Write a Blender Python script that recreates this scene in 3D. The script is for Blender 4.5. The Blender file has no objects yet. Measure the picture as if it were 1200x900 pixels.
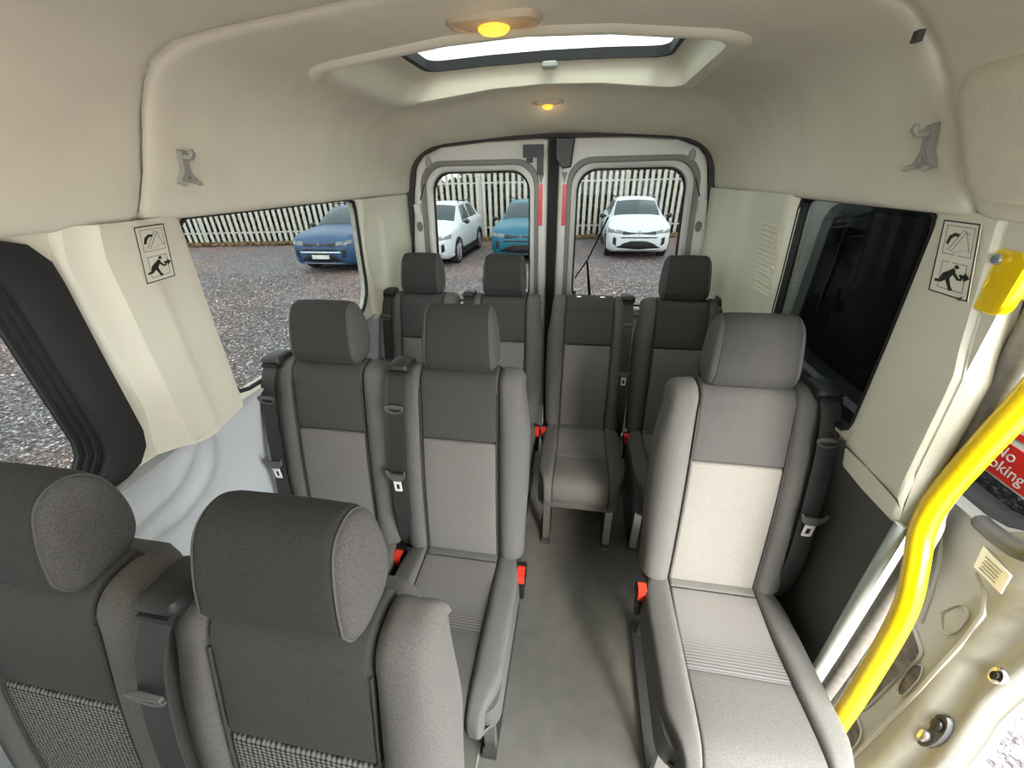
import bpy, bmesh, math, random
from mathutils import Vector, Matrix
R = math.radians
random.seed(7)
scene = bpy.context.scene
col = scene.collection

# ------------------------------------------------------------------ camera
cam_d = bpy.data.cameras.new('camera')
cam_d.sensor_width = 36.0
cam_d.lens = 450.0 / 1200.0 * 36.0
cam_d.clip_start = 0.01
cam_d.clip_end = 500
cam = bpy.data.objects.new('camera', cam_d)
col.objects.link(cam)
_yaw, _pitch, _roll = R(-10.03), R(28.5), R(-1.25)
_fw = Vector((math.sin(_yaw)*math.cos(_pitch), math.cos(_yaw)*math.cos(_pitch), -math.sin(_pitch)))
_rt = Vector((math.cos(_yaw), -math.sin(_yaw), 0))
_up = _rt.cross(_fw)
_r2 = math.cos(_roll)*_rt + math.sin(_roll)*_up
_u2 = -math.sin(_roll)*_rt + math.cos(_roll)*_up
cam.matrix_world = Matrix(((_r2.x, _u2.x, -_fw.x, .161), (_r2.y, _u2.y, -_fw.y, 0.0), (_r2.z, _u2.z, -_fw.z, 1.63), (0, 0, 0, 1)))
scene.camera = cam

# ------------------------------------------------------------------ sky, sun, exposure
world = bpy.data.worlds.new('overcast_sky')
scene.world = world
world.use_nodes = True
_bg = world.node_tree.nodes['Background']
_bg.inputs[0].default_value = (0.94, 0.97, 1.0, 1)
_bg.inputs[1].default_value = 2.2
sun_d = bpy.data.lights.new('sun', 'SUN')
sun_d.energy = 1.2
sun_d.angle = R(18)
sun_d.color = (1.0, 0.95, 0.85)
sun = bpy.data.objects.new('sun', sun_d)
col.objects.link(sun)
sun.rotation_euler = Vector((-0.27, 0.75, -0.45)).to_track_quat('-Z', 'Y').to_euler()
vs = scene.view_settings
vs.view_transform = 'Standard'
vs.look = 'None'
vs.gamma = 1.0
vs.use_curve_mapping = False
vs.exposure = 2.72
scene.cycles.use_denoising = True
scene.cycles.max_bounces = 10
scene.cycles.diffuse_bounces = 6
scene.cycles.transparent_max_bounces = 16
scene.cycles.sample_clamp_indirect = 6.0

# ------------------------------------------------------------------ materials
MAT = {}
def mat(name, color, rough=.6, metal=0.0, noise=0.0, nscale=30.0, bump=0.0, bscale=300.0, spec=None, color2=None, coat=0.0, sheen=0.0):
    m = bpy.data.materials.new(name); m.use_nodes = True
    nt = m.node_tree; b = nt.nodes['Principled BSDF']
    b.inputs['Base Color'].default_value = (*color, 1)
    b.inputs['Roughness'].default_value = rough
    b.inputs['Metallic'].default_value = metal
    if spec is not None: b.inputs['Specular IOR Level'].default_value = spec
    if coat: b.inputs['Coat Weight'].default_value = coat; b.inputs['Coat Roughness'].default_value = .05
    if sheen: b.inputs['Sheen Weight'].default_value = sheen
    tc = nt.nodes.new('ShaderNodeTexCoord')
    if noise or color2:
        n = nt.nodes.new('ShaderNodeTexNoise'); n.inputs['Scale'].default_value = nscale; n.inputs['Detail'].default_value = 4
        nt.links.new(tc.outputs['Object'], n.inputs['Vector'])
        r = nt.nodes.new('ShaderNodeValToRGB')
        c2 = color2 or tuple(min(1, c*(1+noise)) for c in color)
        c1 = color if color2 else tuple(c*(1-noise) for c in color)
        r.color_ramp.elements[0].color = (*c1, 1); r.color_ramp.elements[1].color = (*c2, 1)
        r.color_ramp.elements[0].position = .35; r.color_ramp.elements[1].position = .65
        nt.links.new(n.outputs['Fac'], r.inputs['Fac']); nt.links.new(r.outputs['Color'], b.inputs['Base Color'])
    if bump:
        n2 = nt.nodes.new('ShaderNodeTexNoise'); n2.inputs['Scale'].default_value = bscale; n2.inputs['Detail'].default_value = 2
        nt.links.new(tc.outputs['Object'], n2.inputs['Vector'])
        bp = nt.nodes.new('ShaderNodeBump'); bp.inputs['Strength'].default_value = bump; bp.inputs['Distance'].default_value = .002
        nt.links.new(n2.outputs['Fac'], bp.inputs['Height']); nt.links.new(bp.outputs['Normal'], b.inputs['Normal'])
    MAT[name] = m
    return m

mat('headliner', (.73, .70, .565), .85, noise=.03, nscale=8, bump=.25, bscale=500)
mat('trim_beige', (.68, .66, .525), .55, noise=.02, nscale=6, bump=.1, bscale=600)
mat('pad_beige', (.70, .66, .52), .8, noise=.03, nscale=40, bump=.3, bscale=220)
mat('trim_grey', (.53, .56, .56), .38, noise=.03, nscale=5, bump=.06, bscale=700)
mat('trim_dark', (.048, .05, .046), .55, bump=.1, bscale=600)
mat('rubber', (.011, .011, .011), .7)
mat('rubber_soft', (.045, .045, .04), .75)
mat('seal_grey', (.17, .16, .14), .6, noise=.15, nscale=60)
mat('black_plastic', (.009, .009, .009), .42)
mat('grey_plastic', (.05, .049, .046), .5)
mat('hook_plastic', (0.33, 0.33, 0.286), .4)
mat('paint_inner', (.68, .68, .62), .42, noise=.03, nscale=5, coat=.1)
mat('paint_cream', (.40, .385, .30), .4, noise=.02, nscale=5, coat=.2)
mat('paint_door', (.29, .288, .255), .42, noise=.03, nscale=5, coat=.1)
mat('paint_flange', (0.375, 0.4125, 0.375), .35, coat=.1)
mat('floor_vinyl', (.155, .148, .125), .42, noise=.10, nscale=14, bump=.2, bscale=260)
mat('joint_line', (.33, .32, .28), .6)
mat('fabric_dark', (.036, .035, .032), .95, noise=.22, nscale=420, bump=.35, bscale=900)
mat('fabric_mid', (.060, .058, .054), .95, noise=.2, nscale=420, bump=.3, bscale=900)
mat('fabric_speckle', (.075, .072, .067), .95, noise=.28, nscale=420, bump=.4, bscale=900)
mat('fabric_bolster', (.112, .107, .096), .9, noise=.18, nscale=420, bump=.3, bscale=900)
mat('piping', (.085, .082, .076), .8)
mat('chrome', (.75, .74, .70), .18, metal=1.0)
mat('steel', (.62, .62, .60), .32, metal=1.0)
mat('belt', (.030, .030, .029), .62, noise=.1, nscale=500)
mat('belt_grey', (.11, .11, .105), .5)
mat('belt_housing', (.020, .0195, .018), .5)
mat('channel_grey', (.20, .20, .18), .5)
mat('tongue_steel', (.85, .85, .83), .35)
mat('red_button', (.75, .045, .02), .35)
mat('reflector_red', (.62, .02, .02), .3, noise=.15, nscale=200)
mat('yellow_paint', (.90, .62, .0), .22, coat=.6)
mat('sticker_paper', (.72, .70, .58), .5)
mat('sticker_ink', (.012, .012, .010), .5)
mat('sticker_line', (.33, .32, .26), .5)
mat('dirt', (.03, .026, .02), .6, noise=.4, nscale=30, color2=(.13, .10, .065))
mat('sign_white', (.55, .55, .53), .45)
mat('plate_white', (0.5984, 0.5984, 0.5984), .45)
mat('sign_red', (.50, .02, .015), .35)
mat('car_white', (0.5652, 0.5976, 0.6299), .42, coat=.12)
mat('car_blue', (0.01414, 0.05937, 0.1385), .42, coat=.12)
mat('car_teal', (0, 0.1061, 0.1624), .42, coat=.12)
mat('car_black', (.008, .008, .009), .4)
mat('car_glass', (0.0375, 0.06, 0.0645), .08, spec=.35)
mat('car_silver', (0.3328, 0.3328, 0.3456), .35, metal=.3)
mat('lamp_lens_car', (0.156, 0.169, 0.1755), .2, coat=.3)
mat('tyre', (.012, .012, .012), .8)
mat('galvanised', (0.5153, 0.5086, 0.4721), .55, noise=.08, nscale=3)
mat('hedge_leaf', (.085, .085, .022), .8, noise=.4, nscale=3, color2=(.16, .13, .04))
mat('dry_grass', (0.216, 0.1584, 0.08064), .9, noise=.3, nscale=20)
mat('lamp_shell', (.50, .42, .28), .4)

def glass_mat(name, tint, rough=.0):
    m = bpy.data.materials.new(name); m.use_nodes = True
    nt = m.node_tree; nt.nodes.clear()
    o = nt.nodes.new('ShaderNodeOutputMaterial'); mx = nt.nodes.new('ShaderNodeMixShader')
    t = nt.nodes.new('ShaderNodeBsdfTransparent'); g = nt.nodes.new('ShaderNodeBsdfGlossy')
    lw = nt.nodes.new('ShaderNodeLayerWeight'); lw.inputs['Blend'].default_value = .5
    pw = nt.nodes.new('ShaderNodeMath'); pw.operation = 'POWER'; pw.inputs[1].default_value = 4.5
    f = nt.nodes.new('ShaderNodeMath'); f.operation = 'MULTIPLY_ADD'; f.inputs[1].default_value = .30; f.inputs[2].default_value = .006
    nt.links.new(lw.outputs['Facing'], pw.inputs[0]); nt.links.new(pw.outputs[0], f.inputs[0])
    t.inputs[0].default_value = (*tint, 1); g.inputs['Roughness'].default_value = rough
    nt.links.new(f.outputs[0], mx.inputs[0]); nt.links.new(t.outputs[0], mx.inputs[1]); nt.links.new(g.outputs[0], mx.inputs[2])
    nt.links.new(mx.outputs[0], o.inputs['Surface'])
    MAT[name] = m
glass_mat('glass_clear', (.33, .345, .34))
glass_mat('glass_hatch', (.38, .40, .39))
glass_mat('glass_privacy', (.25, .27, .28))
glass_mat('glass_door', (.10, .105, .105))

def emit_mat(name, color, strength):
    m = bpy.data.materials.new(name); m.use_nodes = True
    b = m.node_tree.nodes['Principled BSDF']
    b.inputs['Base Color'].default_value = (*color, 1)
    b.inputs['Emission Color'].default_value = (*color, 1); b.inputs['Emission Strength'].default_value = strength
    MAT[name] = m
emit_mat('bulb_warm', (1.0, .46, .05), .22)
emit_mat('lens_warm', (.50, .36, .20), .012)

def insert_fabric():
    """woven insert: pale dots on a dark ground, in object space"""
    m = bpy.data.materials.new('fabric_insert'); m.use_nodes = True
    nt = m.node_tree; b = nt.nodes['Principled BSDF']; b.inputs['Roughness'].default_value = .95
    tc = nt.nodes.new('ShaderNodeTexCoord')
    mp = nt.nodes.new('ShaderNodeMapping'); mp.inputs['Scale'].default_value = (1, 0.0, 1.25)
    nt.links.new(tc.outputs['Object'], mp.inputs['Vector'])
    v = nt.nodes.new('ShaderNodeTexVoronoi'); v.inputs['Scale'].default_value = 120; v.inputs['Randomness'].default_value = .15
    nt.links.new(mp.outputs[0], v.inputs['Vector'])
    r = nt.nodes.new('ShaderNodeValToRGB')
    r.color_ramp.elements[0].color = (.27, .26, .24, 1); r.color_ramp.elements[0].position = .26
    r.color_ramp.elements[1].color = (.012, .012, .011, 1); r.color_ramp.elements[1].position = .55
    nt.links.new(v.outputs['Distance'], r.inputs['Fac'])
    nt.links.new(r.outputs[0], b.inputs['Base Color'])
    bp = nt.nodes.new('ShaderNodeBump'); bp.inputs['Strength'].default_value = .5; bp.inputs['Distance'].default_value = .002; bp.invert = True
    nt.links.new(v.outputs['Distance'], bp.inputs['Height']); nt.links.new(bp.outputs[0], b.inputs['Normal'])
    MAT['fabric_insert'] = m
insert_fabric()
mat('fabric_light', (.185, .174, .155), .92, noise=.10, nscale=300, bump=.3, bscale=900)

def striped_fabric():
    """cushion insert: pale cloth whose woven ribs grow bolder toward the front edge"""
    m = bpy.data.materials.new('fabric_striped'); m.use_nodes = True
    nt = m.node_tree; b = nt.nodes['Principled BSDF']; b.inputs['Roughness'].default_value = .95
    tc = nt.nodes.new('ShaderNodeTexCoord'); s = nt.nodes.new('ShaderNodeSeparateXYZ')
    nt.links.new(tc.outputs['Object'], s.inputs[0])
    w = nt.nodes.new('ShaderNodeMath'); w.operation = 'MULTIPLY'; w.inputs[1].default_value = 2*math.pi/.0085
    nt.links.new(s.outputs['Y'], w.inputs[0])
    sn = nt.nodes.new('ShaderNodeMath'); sn.operation = 'SINE'; nt.links.new(w.outputs[0], sn.inputs[0])
    mr = nt.nodes.new('ShaderNodeMapRange'); mr.inputs['From Min'].default_value = -.17; mr.inputs['From Max'].default_value = -.26
    nt.links.new(s.outputs['Y'], mr.inputs['Value'])
    g = nt.nodes.new('ShaderNodeMath'); g.operation = 'GREATER_THAN'; g.inputs[1].default_value = .1; nt.links.new(sn.outputs[0], g.inputs[0])
    mu = nt.nodes.new('ShaderNodeMath'); mu.operation = 'MULTIPLY'; nt.links.new(g.outputs[0], mu.inputs[0]); nt.links.new(mr.outputs[0], mu.inputs[1])
    mx = nt.nodes.new('ShaderNodeMix'); mx.data_type = 'RGBA'
    mx.inputs[6].default_value = (.17, .16, .148, 1); mx.inputs[7].default_value = (.08, .075, .075, 1)
    nt.links.new(mu.outputs[0], mx.inputs[0]); nt.links.new(mx.outputs[2], b.inputs['Base Color'])
    MAT['fabric_striped'] = m
striped_fabric()

def gravel():
    m = bpy.data.materials.new('gravel'); m.use_nodes = True
    nt = m.node_tree; b = nt.nodes['Principled BSDF']; b.inputs['Roughness'].default_value = .7
    tc = nt.nodes.new('ShaderNodeTexCoord')
    v = nt.nodes.new('ShaderNodeTexVoronoi'); v.inputs['Scale'].default_value = 42
    nt.links.new(tc.outputs['Object'], v.inputs['Vector'])
    sp = nt.nodes.new('ShaderNodeSeparateColor'); nt.links.new(v.outputs['Color'], sp.inputs[0])
    r = nt.nodes.new('ShaderNodeValToRGB'); e = r.color_ramp.elements
    e[0].position = 0; e[0].color = (0.04557, 0.03906, 0.03906, 1)
    e[1].position = 1; e[1].color = (0.651, 0.6023, 0.5859, 1)
    for p, c in ((.35, (0.08463, 0.07161, 0.07161)), (.6, (0.1367, 0.1172, 0.1139)), (.86, (0.2148, 0.1823, 0.1758)), (.93, (0.3744, 0.3385, 0.3255))):
        k = e.new(p); k.color = (*c, 1)
    nt.links.new(sp.outputs[0], r.inputs['Fac'])
    n = nt.nodes.new('ShaderNodeTexNoise'); n.inputs['Scale'].default_value = .35; n.inputs['Detail'].default_value = 5
    nt.links.new(tc.outputs['Object'], n.inputs['Vector'])
    r2 = nt.nodes.new('ShaderNodeValToRGB'); r2.color_ramp.elements[0].color = (.92, .95, 1.0, 1); r2.color_ramp.elements[1].color = (1.25, .96, .88, 1)
    r2.color_ramp.elements[0].position = .4; r2.color_ramp.elements[1].position = .62
    nt.links.new(n.outputs['Fac'], r2.inputs['Fac'])
    v2 = nt.nodes.new('ShaderNodeTexVoronoi'); v2.inputs['Scale'].default_value = 13
    nt.links.new(tc.outputs['Object'], v2.inputs['Vector'])
    s2 = nt.nodes.new('ShaderNodeSeparateColor'); nt.links.new(v2.outputs['Color'], s2.inputs[0])
    g2 = nt.nodes.new('ShaderNodeMath'); g2.operation = 'GREATER_THAN'; g2.inputs[1].default_value = .86; nt.links.new(s2.outputs[1], g2.inputs[0])
    d2 = nt.nodes.new('ShaderNodeMath'); d2.operation = 'LESS_THAN'; d2.inputs[1].default_value = .33; nt.links.new(v2.outputs['Distance'], d2.inputs[0])
    m2 = nt.nodes.new('ShaderNodeMath'); m2.operation = 'MULTIPLY'; nt.links.new(g2.outputs[0], m2.inputs[0]); nt.links.new(d2.outputs[0], m2.inputs[1])
    w2 = nt.nodes.new('ShaderNodeMix'); w2.data_type = 'RGBA'; w2.inputs[7].default_value = (.52, .49, .47, 1)
    nt.links.new(m2.outputs[0], w2.inputs[0]); nt.links.new(r.outputs[0], w2.inputs[6]); r = w2
    mx = nt.nodes.new('ShaderNodeMix'); mx.data_type = 'RGBA'; mx.blend_type = 'MULTIPLY'; mx.inputs[0].default_value = 1
    nt.links.new(r.outputs[2], mx.inputs[6]); nt.links.new(r2.outputs[0], mx.inputs[7]); nt.links.new(mx.outputs[2], b.inputs['Base Color'])
    bp = nt.nodes.new('ShaderNodeBump'); bp.inputs['Strength'].default_value = .9; bp.inputs['Distance'].default_value = .02; bp.invert = True
    nt.links.new(v.outputs['Distance'], bp.inputs['Height']); nt.links.new(bp.outputs[0], b.inputs['Normal'])
    MAT['gravel'] = m
gravel()

# ------------------------------------------------------------------ mesh helpers
def link(name, me, m=None, parent=None, loc=None):
    o = bpy.data.objects.new(name, me); col.objects.link(o)
    if m and me is not None and not me.materials: me.materials.append(MAT[m])
    if parent is not None: o.parent = parent
    if loc is not None: o.location = loc
    return o
def empty(name, loc=(0, 0, 0), rz=0.0):
    o = bpy.data.objects.new(name, None); col.objects.link(o); o.location = loc; o.rotation_euler = (0, 0, rz)
    o.empty_display_size = .1
    return o
def tag(o, label=None, cat=None, group=None, kind=None):
    if label: o['label'] = label
    if cat: o['category'] = cat
    if group: o['group'] = group
    if kind: o['kind'] = kind
    return o

class MB:
    def __init__(s): s.v = []; s.f = []
    def add(s, vs_, fs_):
        n = len(s.v); s.v += [tuple(p) for p in vs_]; s.f += [tuple(i+n for i in f) for f in fs_]
    def box(s, c, d, rot=None):
        x, y, z = (k/2 for k in d)
        p = [Vector((sx*x, sy*y, sz*z)) for sx in (-1, 1) for sy in (-1, 1) for sz in (-1, 1)]
        if rot is not None: p = [rot @ q for q in p]
        s.add([q+Vector(c) for q in p], [(0, 1, 3, 2), (4, 6, 7, 5), (0, 4, 5, 1), (2, 3, 7, 6), (0, 2, 6, 4), (1, 5, 7, 3)]); return s
    def rings(s, rs, cap=True, closed=True):
        n = len(rs[0]); vs_ = [p for r in rs for p in r]; fs = []
        for i in range(len(rs)-1):
            for j in range(n if closed else n-1):
                k = (j+1) % n
                fs.append((i*n+j, i*n+k, (i+1)*n+k, (i+1)*n+j))
        if cap:
            fs.append(tuple(range(n-1, -1, -1))); fs.append(tuple((len(rs)-1)*n+j for j in range(n)))
        s.add(vs_, fs); return s
    def tube(s, path, r, n=10, cap=True):
        path = [Vector(p) for p in path]; rs = []; prev = None
        for i, p in enumerate(path):
            t = (path[min(i+1, len(path)-1)]-path[max(i-1, 0)]).normalized()
            if prev is None:
                a = Vector((0, 0, 1)) if abs(t.z) < .9 else Vector((1, 0, 0)); u = t.cross(a).normalized()
            else: u = (prev - t*prev.dot(t)).normalized()
            prev = u; w = t.cross(u); rr = r[i] if isinstance(r, (list, tuple)) else r
            rs.append([p+u*math.cos(2*math.pi*k/n)*rr+w*math.sin(2*math.pi*k/n)*rr for k in range(n)])
        return s.rings(rs, cap)
    def ribbon(s, path, width, th, side=(1, 0, 0)):
        sd = Vector(side); path = [Vector(p) for p in path]; rs = []
        for i, p in enumerate(path):
            t = (path[min(i+1, len(path)-1)]-path[max(i-1, 0)]).normalized()
            a = (sd - t*sd.dot(t)).normalized(); nn = t.cross(a)
            rs.append([p+a*width/2+nn*th/2, p-a*width/2+nn*th/2, p-a*width/2-nn*th/2, p+a*width/2-nn*th/2])
        return s.rings(rs)
    def prism(s, poly, y0, y1, ax='y', bev=0.0):
        """poly in the two other axes, extruded along ax"""
        def P(a, b, t): return {'y': (a, t, b), 'x': (t, a, b), 'z': (a, b, t)}[ax]
        if not bev:
            return s.rings([[P(a, b, y0) for a, b in poly], [P(a, b, y1) for a, b in poly]])
        ca = sum(a for a, b in poly)/len(poly); cb = sum(b for a, b in poly)/len(poly)
        ra = max(abs(a-ca) for a, b in poly); rb = max(abs(b-cb) for a, b in poly); sg = 1 if y1 > y0 else -1
        def sh(k): return [(ca+(a-ca)*(1-k/ra), cb+(b-cb)*(1-k/rb)) for a, b in poly]
        return s.rings([[P(a, b, y0) for a, b in sh(bev)], [P(a, b, y0+sg*bev) for a, b in poly], [P(a, b, y1-sg*bev) for a, b in poly], [P(a, b, y1) for a, b in sh(bev)]])
    def ring_plate(s, outer, inner, y0, y1, ax='y', back=True):
        def P(a, b, t): return {'y': (a, t, b), 'x': (t, a, b), 'z': (a, b, t)}[ax]
        rs = [[P(a, b, y0) for a, b in outer], [P(a, b, y0) for a, b in inner], [P(a, b, y1) for a, b in inner], [P(a, b, y1) for a, b in outer]]
        rs.append(rs[0])
        return s.rings(rs, cap=False)
    def mesh(s, name, smooth=40, flip=False):
        me = bpy.data.meshes.new(name); me.from_pydata(s.v, [], s.f)
        bm = bmesh.new(); bm.from_mesh(me); bmesh.ops.remove_doubles(bm, verts=bm.verts, dist=1e-6)
        bmesh.ops.recalc_face_normals(bm, faces=bm.faces)
        bm.to_mesh(me); bm.free()
        if smooth:
            me.polygons.foreach_set('use_smooth', [True]*len(me.polygons)); me.set_sharp_from_angle(angle=R(smooth))
        me.update(); return me
    def build(s, name, m, parent=None, smooth=40, loc=None):
        return link(name, s.mesh(name, smooth), m, parent, loc)

def sm(t, a=0.0, b=1.0):
    t = max(0., min(1., (t-a)/(b-a))); return t*t*(3-2*t)
def lerp(a, b, t): return a+(b-a)*t
def interp(x, pts):
    if x <= pts[0][0]: return pts[0][1]
    for (a, p), (b, q) in zip(pts, pts[1:]):
        if x <= b: return p+(q-p)*(x-a)/(b-a)
    return pts[-1][1]
def rrect(a0, a1, b0, b1, r, n=6):
    """rounded rectangle; r one radius or four (a1b1, a0b1, a0b0, a1b0)"""
    rs = r if isinstance(r, (list, tuple)) else (r,)*4
    out = []
    for (ca, cb, q), t0 in zip(((a1-rs[0], b1-rs[0], rs[0]), (a0+rs[1], b1-rs[1], rs[1]), (a0+rs[2], b0+rs[2], rs[2]), (a1-rs[3], b0+rs[3], rs[3])), (0, 90, 180, 270)):
        for k in range(n+1):
            t = R(t0+90*k/n); out.append((ca+q*math.cos(t), cb+q*math.sin(t)))
    return out
def dense(pts, step=.04):
    out = []
    for (a, b), (c, d) in zip(pts, pts[1:]+pts[:1]):
        k = max(1, int(math.hypot(c-a, d-b)/step)); out += [(lerp(a, c, j/k), lerp(b, d, j/k)) for j in range(k)]
    return out
def resample(poly, n, center=None):
    """n points where rays from the centre meet the outline, so that two loops pair up"""
    ca, cb = center; out = []
    for k in range(n):
        t = 2*math.pi*(k+.5)/n; dx, dy = math.cos(t), math.sin(t); best = None
        for (a, b), (c, d) in zip(poly, poly[1:]+poly[:1]):
            ex, ey = c-a, d-b; den = dx*ey-dy*ex
            if abs(den) < 1e-12: continue
            s_ = ((a-ca)*ey-(b-cb)*ex)/den; u = ((a-ca)*dy-(b-cb)*dx)/den
            if s_ > 0 and -1e-6 <= u <= 1+1e-6 and (best is None or s_ > best): best = s_
        out.append((ca+dx*best, cb+dy*best))
    return out
def catmull(pts, n=6):
    pts = [Vector(p) for p in pts]; out = []
    for i in range(len(pts)-1):
        p0, p1, p2, p3 = pts[max(i-1, 0)], pts[i], pts[i+1], pts[min(i+2, len(pts)-1)]
        for k in range(n):
            t = k/n
            out.append(.5*((2*p1)+(p2-p0)*t+(2*p0-5*p1+4*p2-p3)*t*t+(3*p1-p0-3*p2+p3)*t**3))
    out.append(pts[-1]); return out
def grid_surface(fn, us, vs_, skip=None):
    mb = MB(); nu = len(us)
    vv = [fn(u, v) for v in vs_ for u in us]; ff = []
    for j in range(len(vs_)-1):
        for i in range(nu-1):
            if skip and skip(i, j): continue
            ff.append((j*nu+i, j*nu+i+1, (j+1)*nu+i+1, (j+1)*nu+i))
    mb.add(vv, ff); return mb
def pad(pos, W, H, tf, tb, r, nu=14, nv=14, nrm=None, back=None):
    """upholstered panel over a base surface pos(u,v); tf raised, tb deep, edges rolled with radius r"""
    def knots(L, n):
        e = [0, r*.08/L, r*.3/L, r*.62/L, r/L]; k = max(2, n-8)
        return e+[lerp(r/L, 1-r/L, i/k) for i in range(1, k)]+[1-q for q in reversed(e)]
    us, vs_ = knots(W, nu), knots(H, nv)
    def h(d): q = 1-min(max(d, 0)/r, 1); return math.sqrt(max(0, 1-q*q))
    def P(u, v): return Vector(pos(u, v))
    e = 1e-3; G = []; B = []
    for v in vs_:
        row = []; rb = []
        for u in us:
            a = P(min(u+e, 1), v)-P(max(u-e, 0), v); b = P(u, min(v+e, 1))-P(u, max(v-e, 0))
            n = Vector(nrm(u, v)) if callable(nrm) else Vector(nrm) if nrm else a.cross(b).normalized()
            off = tf-r*(1-h(min(u, 1-u)*W))-r*(1-h(min(v, 1-v)*H))
            row.append(P(u, v)+n*off); rb.append(Vector(back(u, v)) if back else P(u, v)-n*tb)
        G.append(row); B.append(rb)
    mb = MB(); nu_, nv_ = len(us), len(vs_)
    vv = [p for row in G for p in row]; ff = [(j*nu_+i, j*nu_+i+1, (j+1)*nu_+i+1, (j+1)*nu_+i) for j in range(nv_-1) for i in range(nu_-1)]
    loop = [(0, i) for i in range(nu_)]+[(j, nu_-1) for j in range(1, nv_)]+[(nv_-1, i) for i in range(nu_-2, -1, -1)]+[(j, 0) for j in range(nv_-2, 0, -1)]
    base = len(vv); vv += [B[j][i] for j, i in loop]; nl = len(loop)
    for k in range(nl):
        j0, i0 = loop[k]; j1, i1 = loop[(k+1) % nl]
        ff.append((j1*nu_+i1, j0*nu_+i0, base+k, base+(k+1) % nl))
    ff.append(tuple(base+k for k in range(nl)))
    mb.add(vv, ff); return mb

def copy_tree(o, parent=None):
    c = o.copy(); col.objects.link(c); c.parent = parent
    for ch in list(o.children): copy_tree(ch, c)
    return c

# ================================================================== SETTING
YB = 2.25          # plane of the rear doors
YF = -2.3          # front of the cab
XW = [(0, .875), (.5, .892), (.8, .888), (.97, .862), (1.03, .848), (1.3, .836), (1.575, .82)]
def xw(z): return interp(z, XW)

# ground outside
def ground():
    mb = MB(); G = -.62
    mb.add([(-60, -30, G), (60, -30, G), (60, 60, G), (-60, 60, G)], [(0, 1, 2, 3)])
    o = mb.build('ground', 'gravel', smooth=0); tag(o, 'red-grey gravel car park surface around the van', kind='structure')
ground()

# van floor
fl = MB().box((0, (YB+YF)/2, -.02), (1.75, YB-YF, .04)).build('floor', 'floor_vinyl', smooth=0)
tag(fl, 'grey vinyl van floor with a central aisle', kind='structure')
MB().box((-.06, 0.6, .001), (.006, 3.2, .002)).build('floor_seam', 'joint_line', fl, smooth=0)

# ceiling -----------------------------------------------------------
HP = [(.832, 1.562), (.812, 1.553), (.795, 1.572), (.786, 1.64), (.771, 1.71), (.745, 1.775), (.70, 1.83), (.64, 1.868), (.56, 1.888), (.48, 1.897), (.40, 1.905), (.20, 1.925), (0, 1.932)]
_half = catmull([(a, b, 0) for a, b in HP[:9]], 3)[:-1]
_half = [(p.x, p.y) for p in _half]+HP[8:]
PROF = [(-a, b) for a, b in _half]+[(a, b) for a, b in reversed(_half[:-1])]
def roof_pt(i, y, lift=0.0):
    x, z = PROF[i]
    t = sm(y, 1.86, YB+.02); g = max(0., (z-1.58)/.33)
    z2 = z-t*.115*g
    n = math.hypot(x, 1.2)
    return (x*(1+lift*.9*abs(x)), y, z2+lift)
def seam_y(i):
    x, z = PROF[i]
    t = interp(z, [(1.553, 0), (1.572, 1), (1.64, 2), (1.71, 3), (1.775, 4), (1.83, 5), (1.868, 6), (1.888, 7), (1.905, 8), (1.925, 9), (1.932, 10)])
    left = [.776, .780, .812, .832, .842, .844, .862, .888, .900, .914, .916]; right = [.815, .828, .876, .918, .942, .945, .938, .930, .922, .918, .916]
    return interp(t, list(enumerate(left if x < 0 else right)))
HX0, HX1, HY0, HY1 = -.56, .48, 1.20, 1.76
i0 = min(range(len(PROF)), key=lambda i: abs(PROF[i][0]-HX0)); i1 = min(range(len(PROF)), key=lambda i: abs(PROF[i][0]-HX1))
main_t = [0, .004, .012, .03, .07, .12, .18]
ysR = [HY0, 1.38, 1.52, 1.64, HY1, 1.80, 1.86, 1.92, 1.98, 2.04, 2.10, 2.16, 2.21, YB+.03]
def ceil_main():
    nu = len(PROF); vv = []; rows = []
    for k, t in enumerate(main_t):                     # rolled leading edge of the rear headliner panel
        up = [.014, .006, .002, 0, 0, 0, 0][k]
        rows.append([roof_pt(i, seam_y(i)+.004+t, up) for i in range(nu)])
    for y in ysR: rows.append([roof_pt(i, y) for i in range(nu)])
    mb = MB(); ff = []
    nr = len(rows); base = len(main_t)
    for j in range(nr-1):
        for i in range(nu-1):
            if base <= j < base+4 and i0 <= i < i1: continue
            ff.append((j*nu+i, j*nu+i+1, (j+1)*nu+i+1, (j+1)*nu+i))
    mb.add([p for r in rows for p in r], ff)
    return mb
ceil = ceil_main().build('ceiling', 'headliner', smooth=50)
tag(ceil, 'beige moulded headliner curving down over the rear windows', kind='structure')
def ceil_front():
    nu = len(PROF); rows = []
    for k, t in enumerate([0, .004, .012, .03, .1, .2]):
        up = [.014, .006, .002, 0, 0, 0][k]
        rows.append([roof_pt(i, seam_y(i)-.004-t, up) for i in range(nu)])
    for y in (.5, .2, -.2, -.7, -1.1, -1.5, -1.85): rows.append([roof_pt(i, y) for i in range(nu)])
    mb = MB()
    mb.add([p for r in rows for p in r], [(j*nu+i, j*nu+i+1, (j+1)*nu+i+1, (j+1)*nu+i) for j in range(len(rows)-1) for i in range(nu-1)])
    return mb
ceil_front().build('front_headliner_panel', 'headliner', ceil, smooth=50)
# dark backing strip that closes the joint between the two headliner panels
mbx = MB(); nu = len(PROF)
rows = [[roof_pt(i, seam_y(i)+d, .016) for i in range(nu)] for d in (-.03, .03)]
mbx.add([p for r in rows for p in r], [(i, i+1, nu+i+1, nu+i) for i in range(nu-1)])
mbx.build('joint_backing', 'rubber_soft', ceil)
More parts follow.
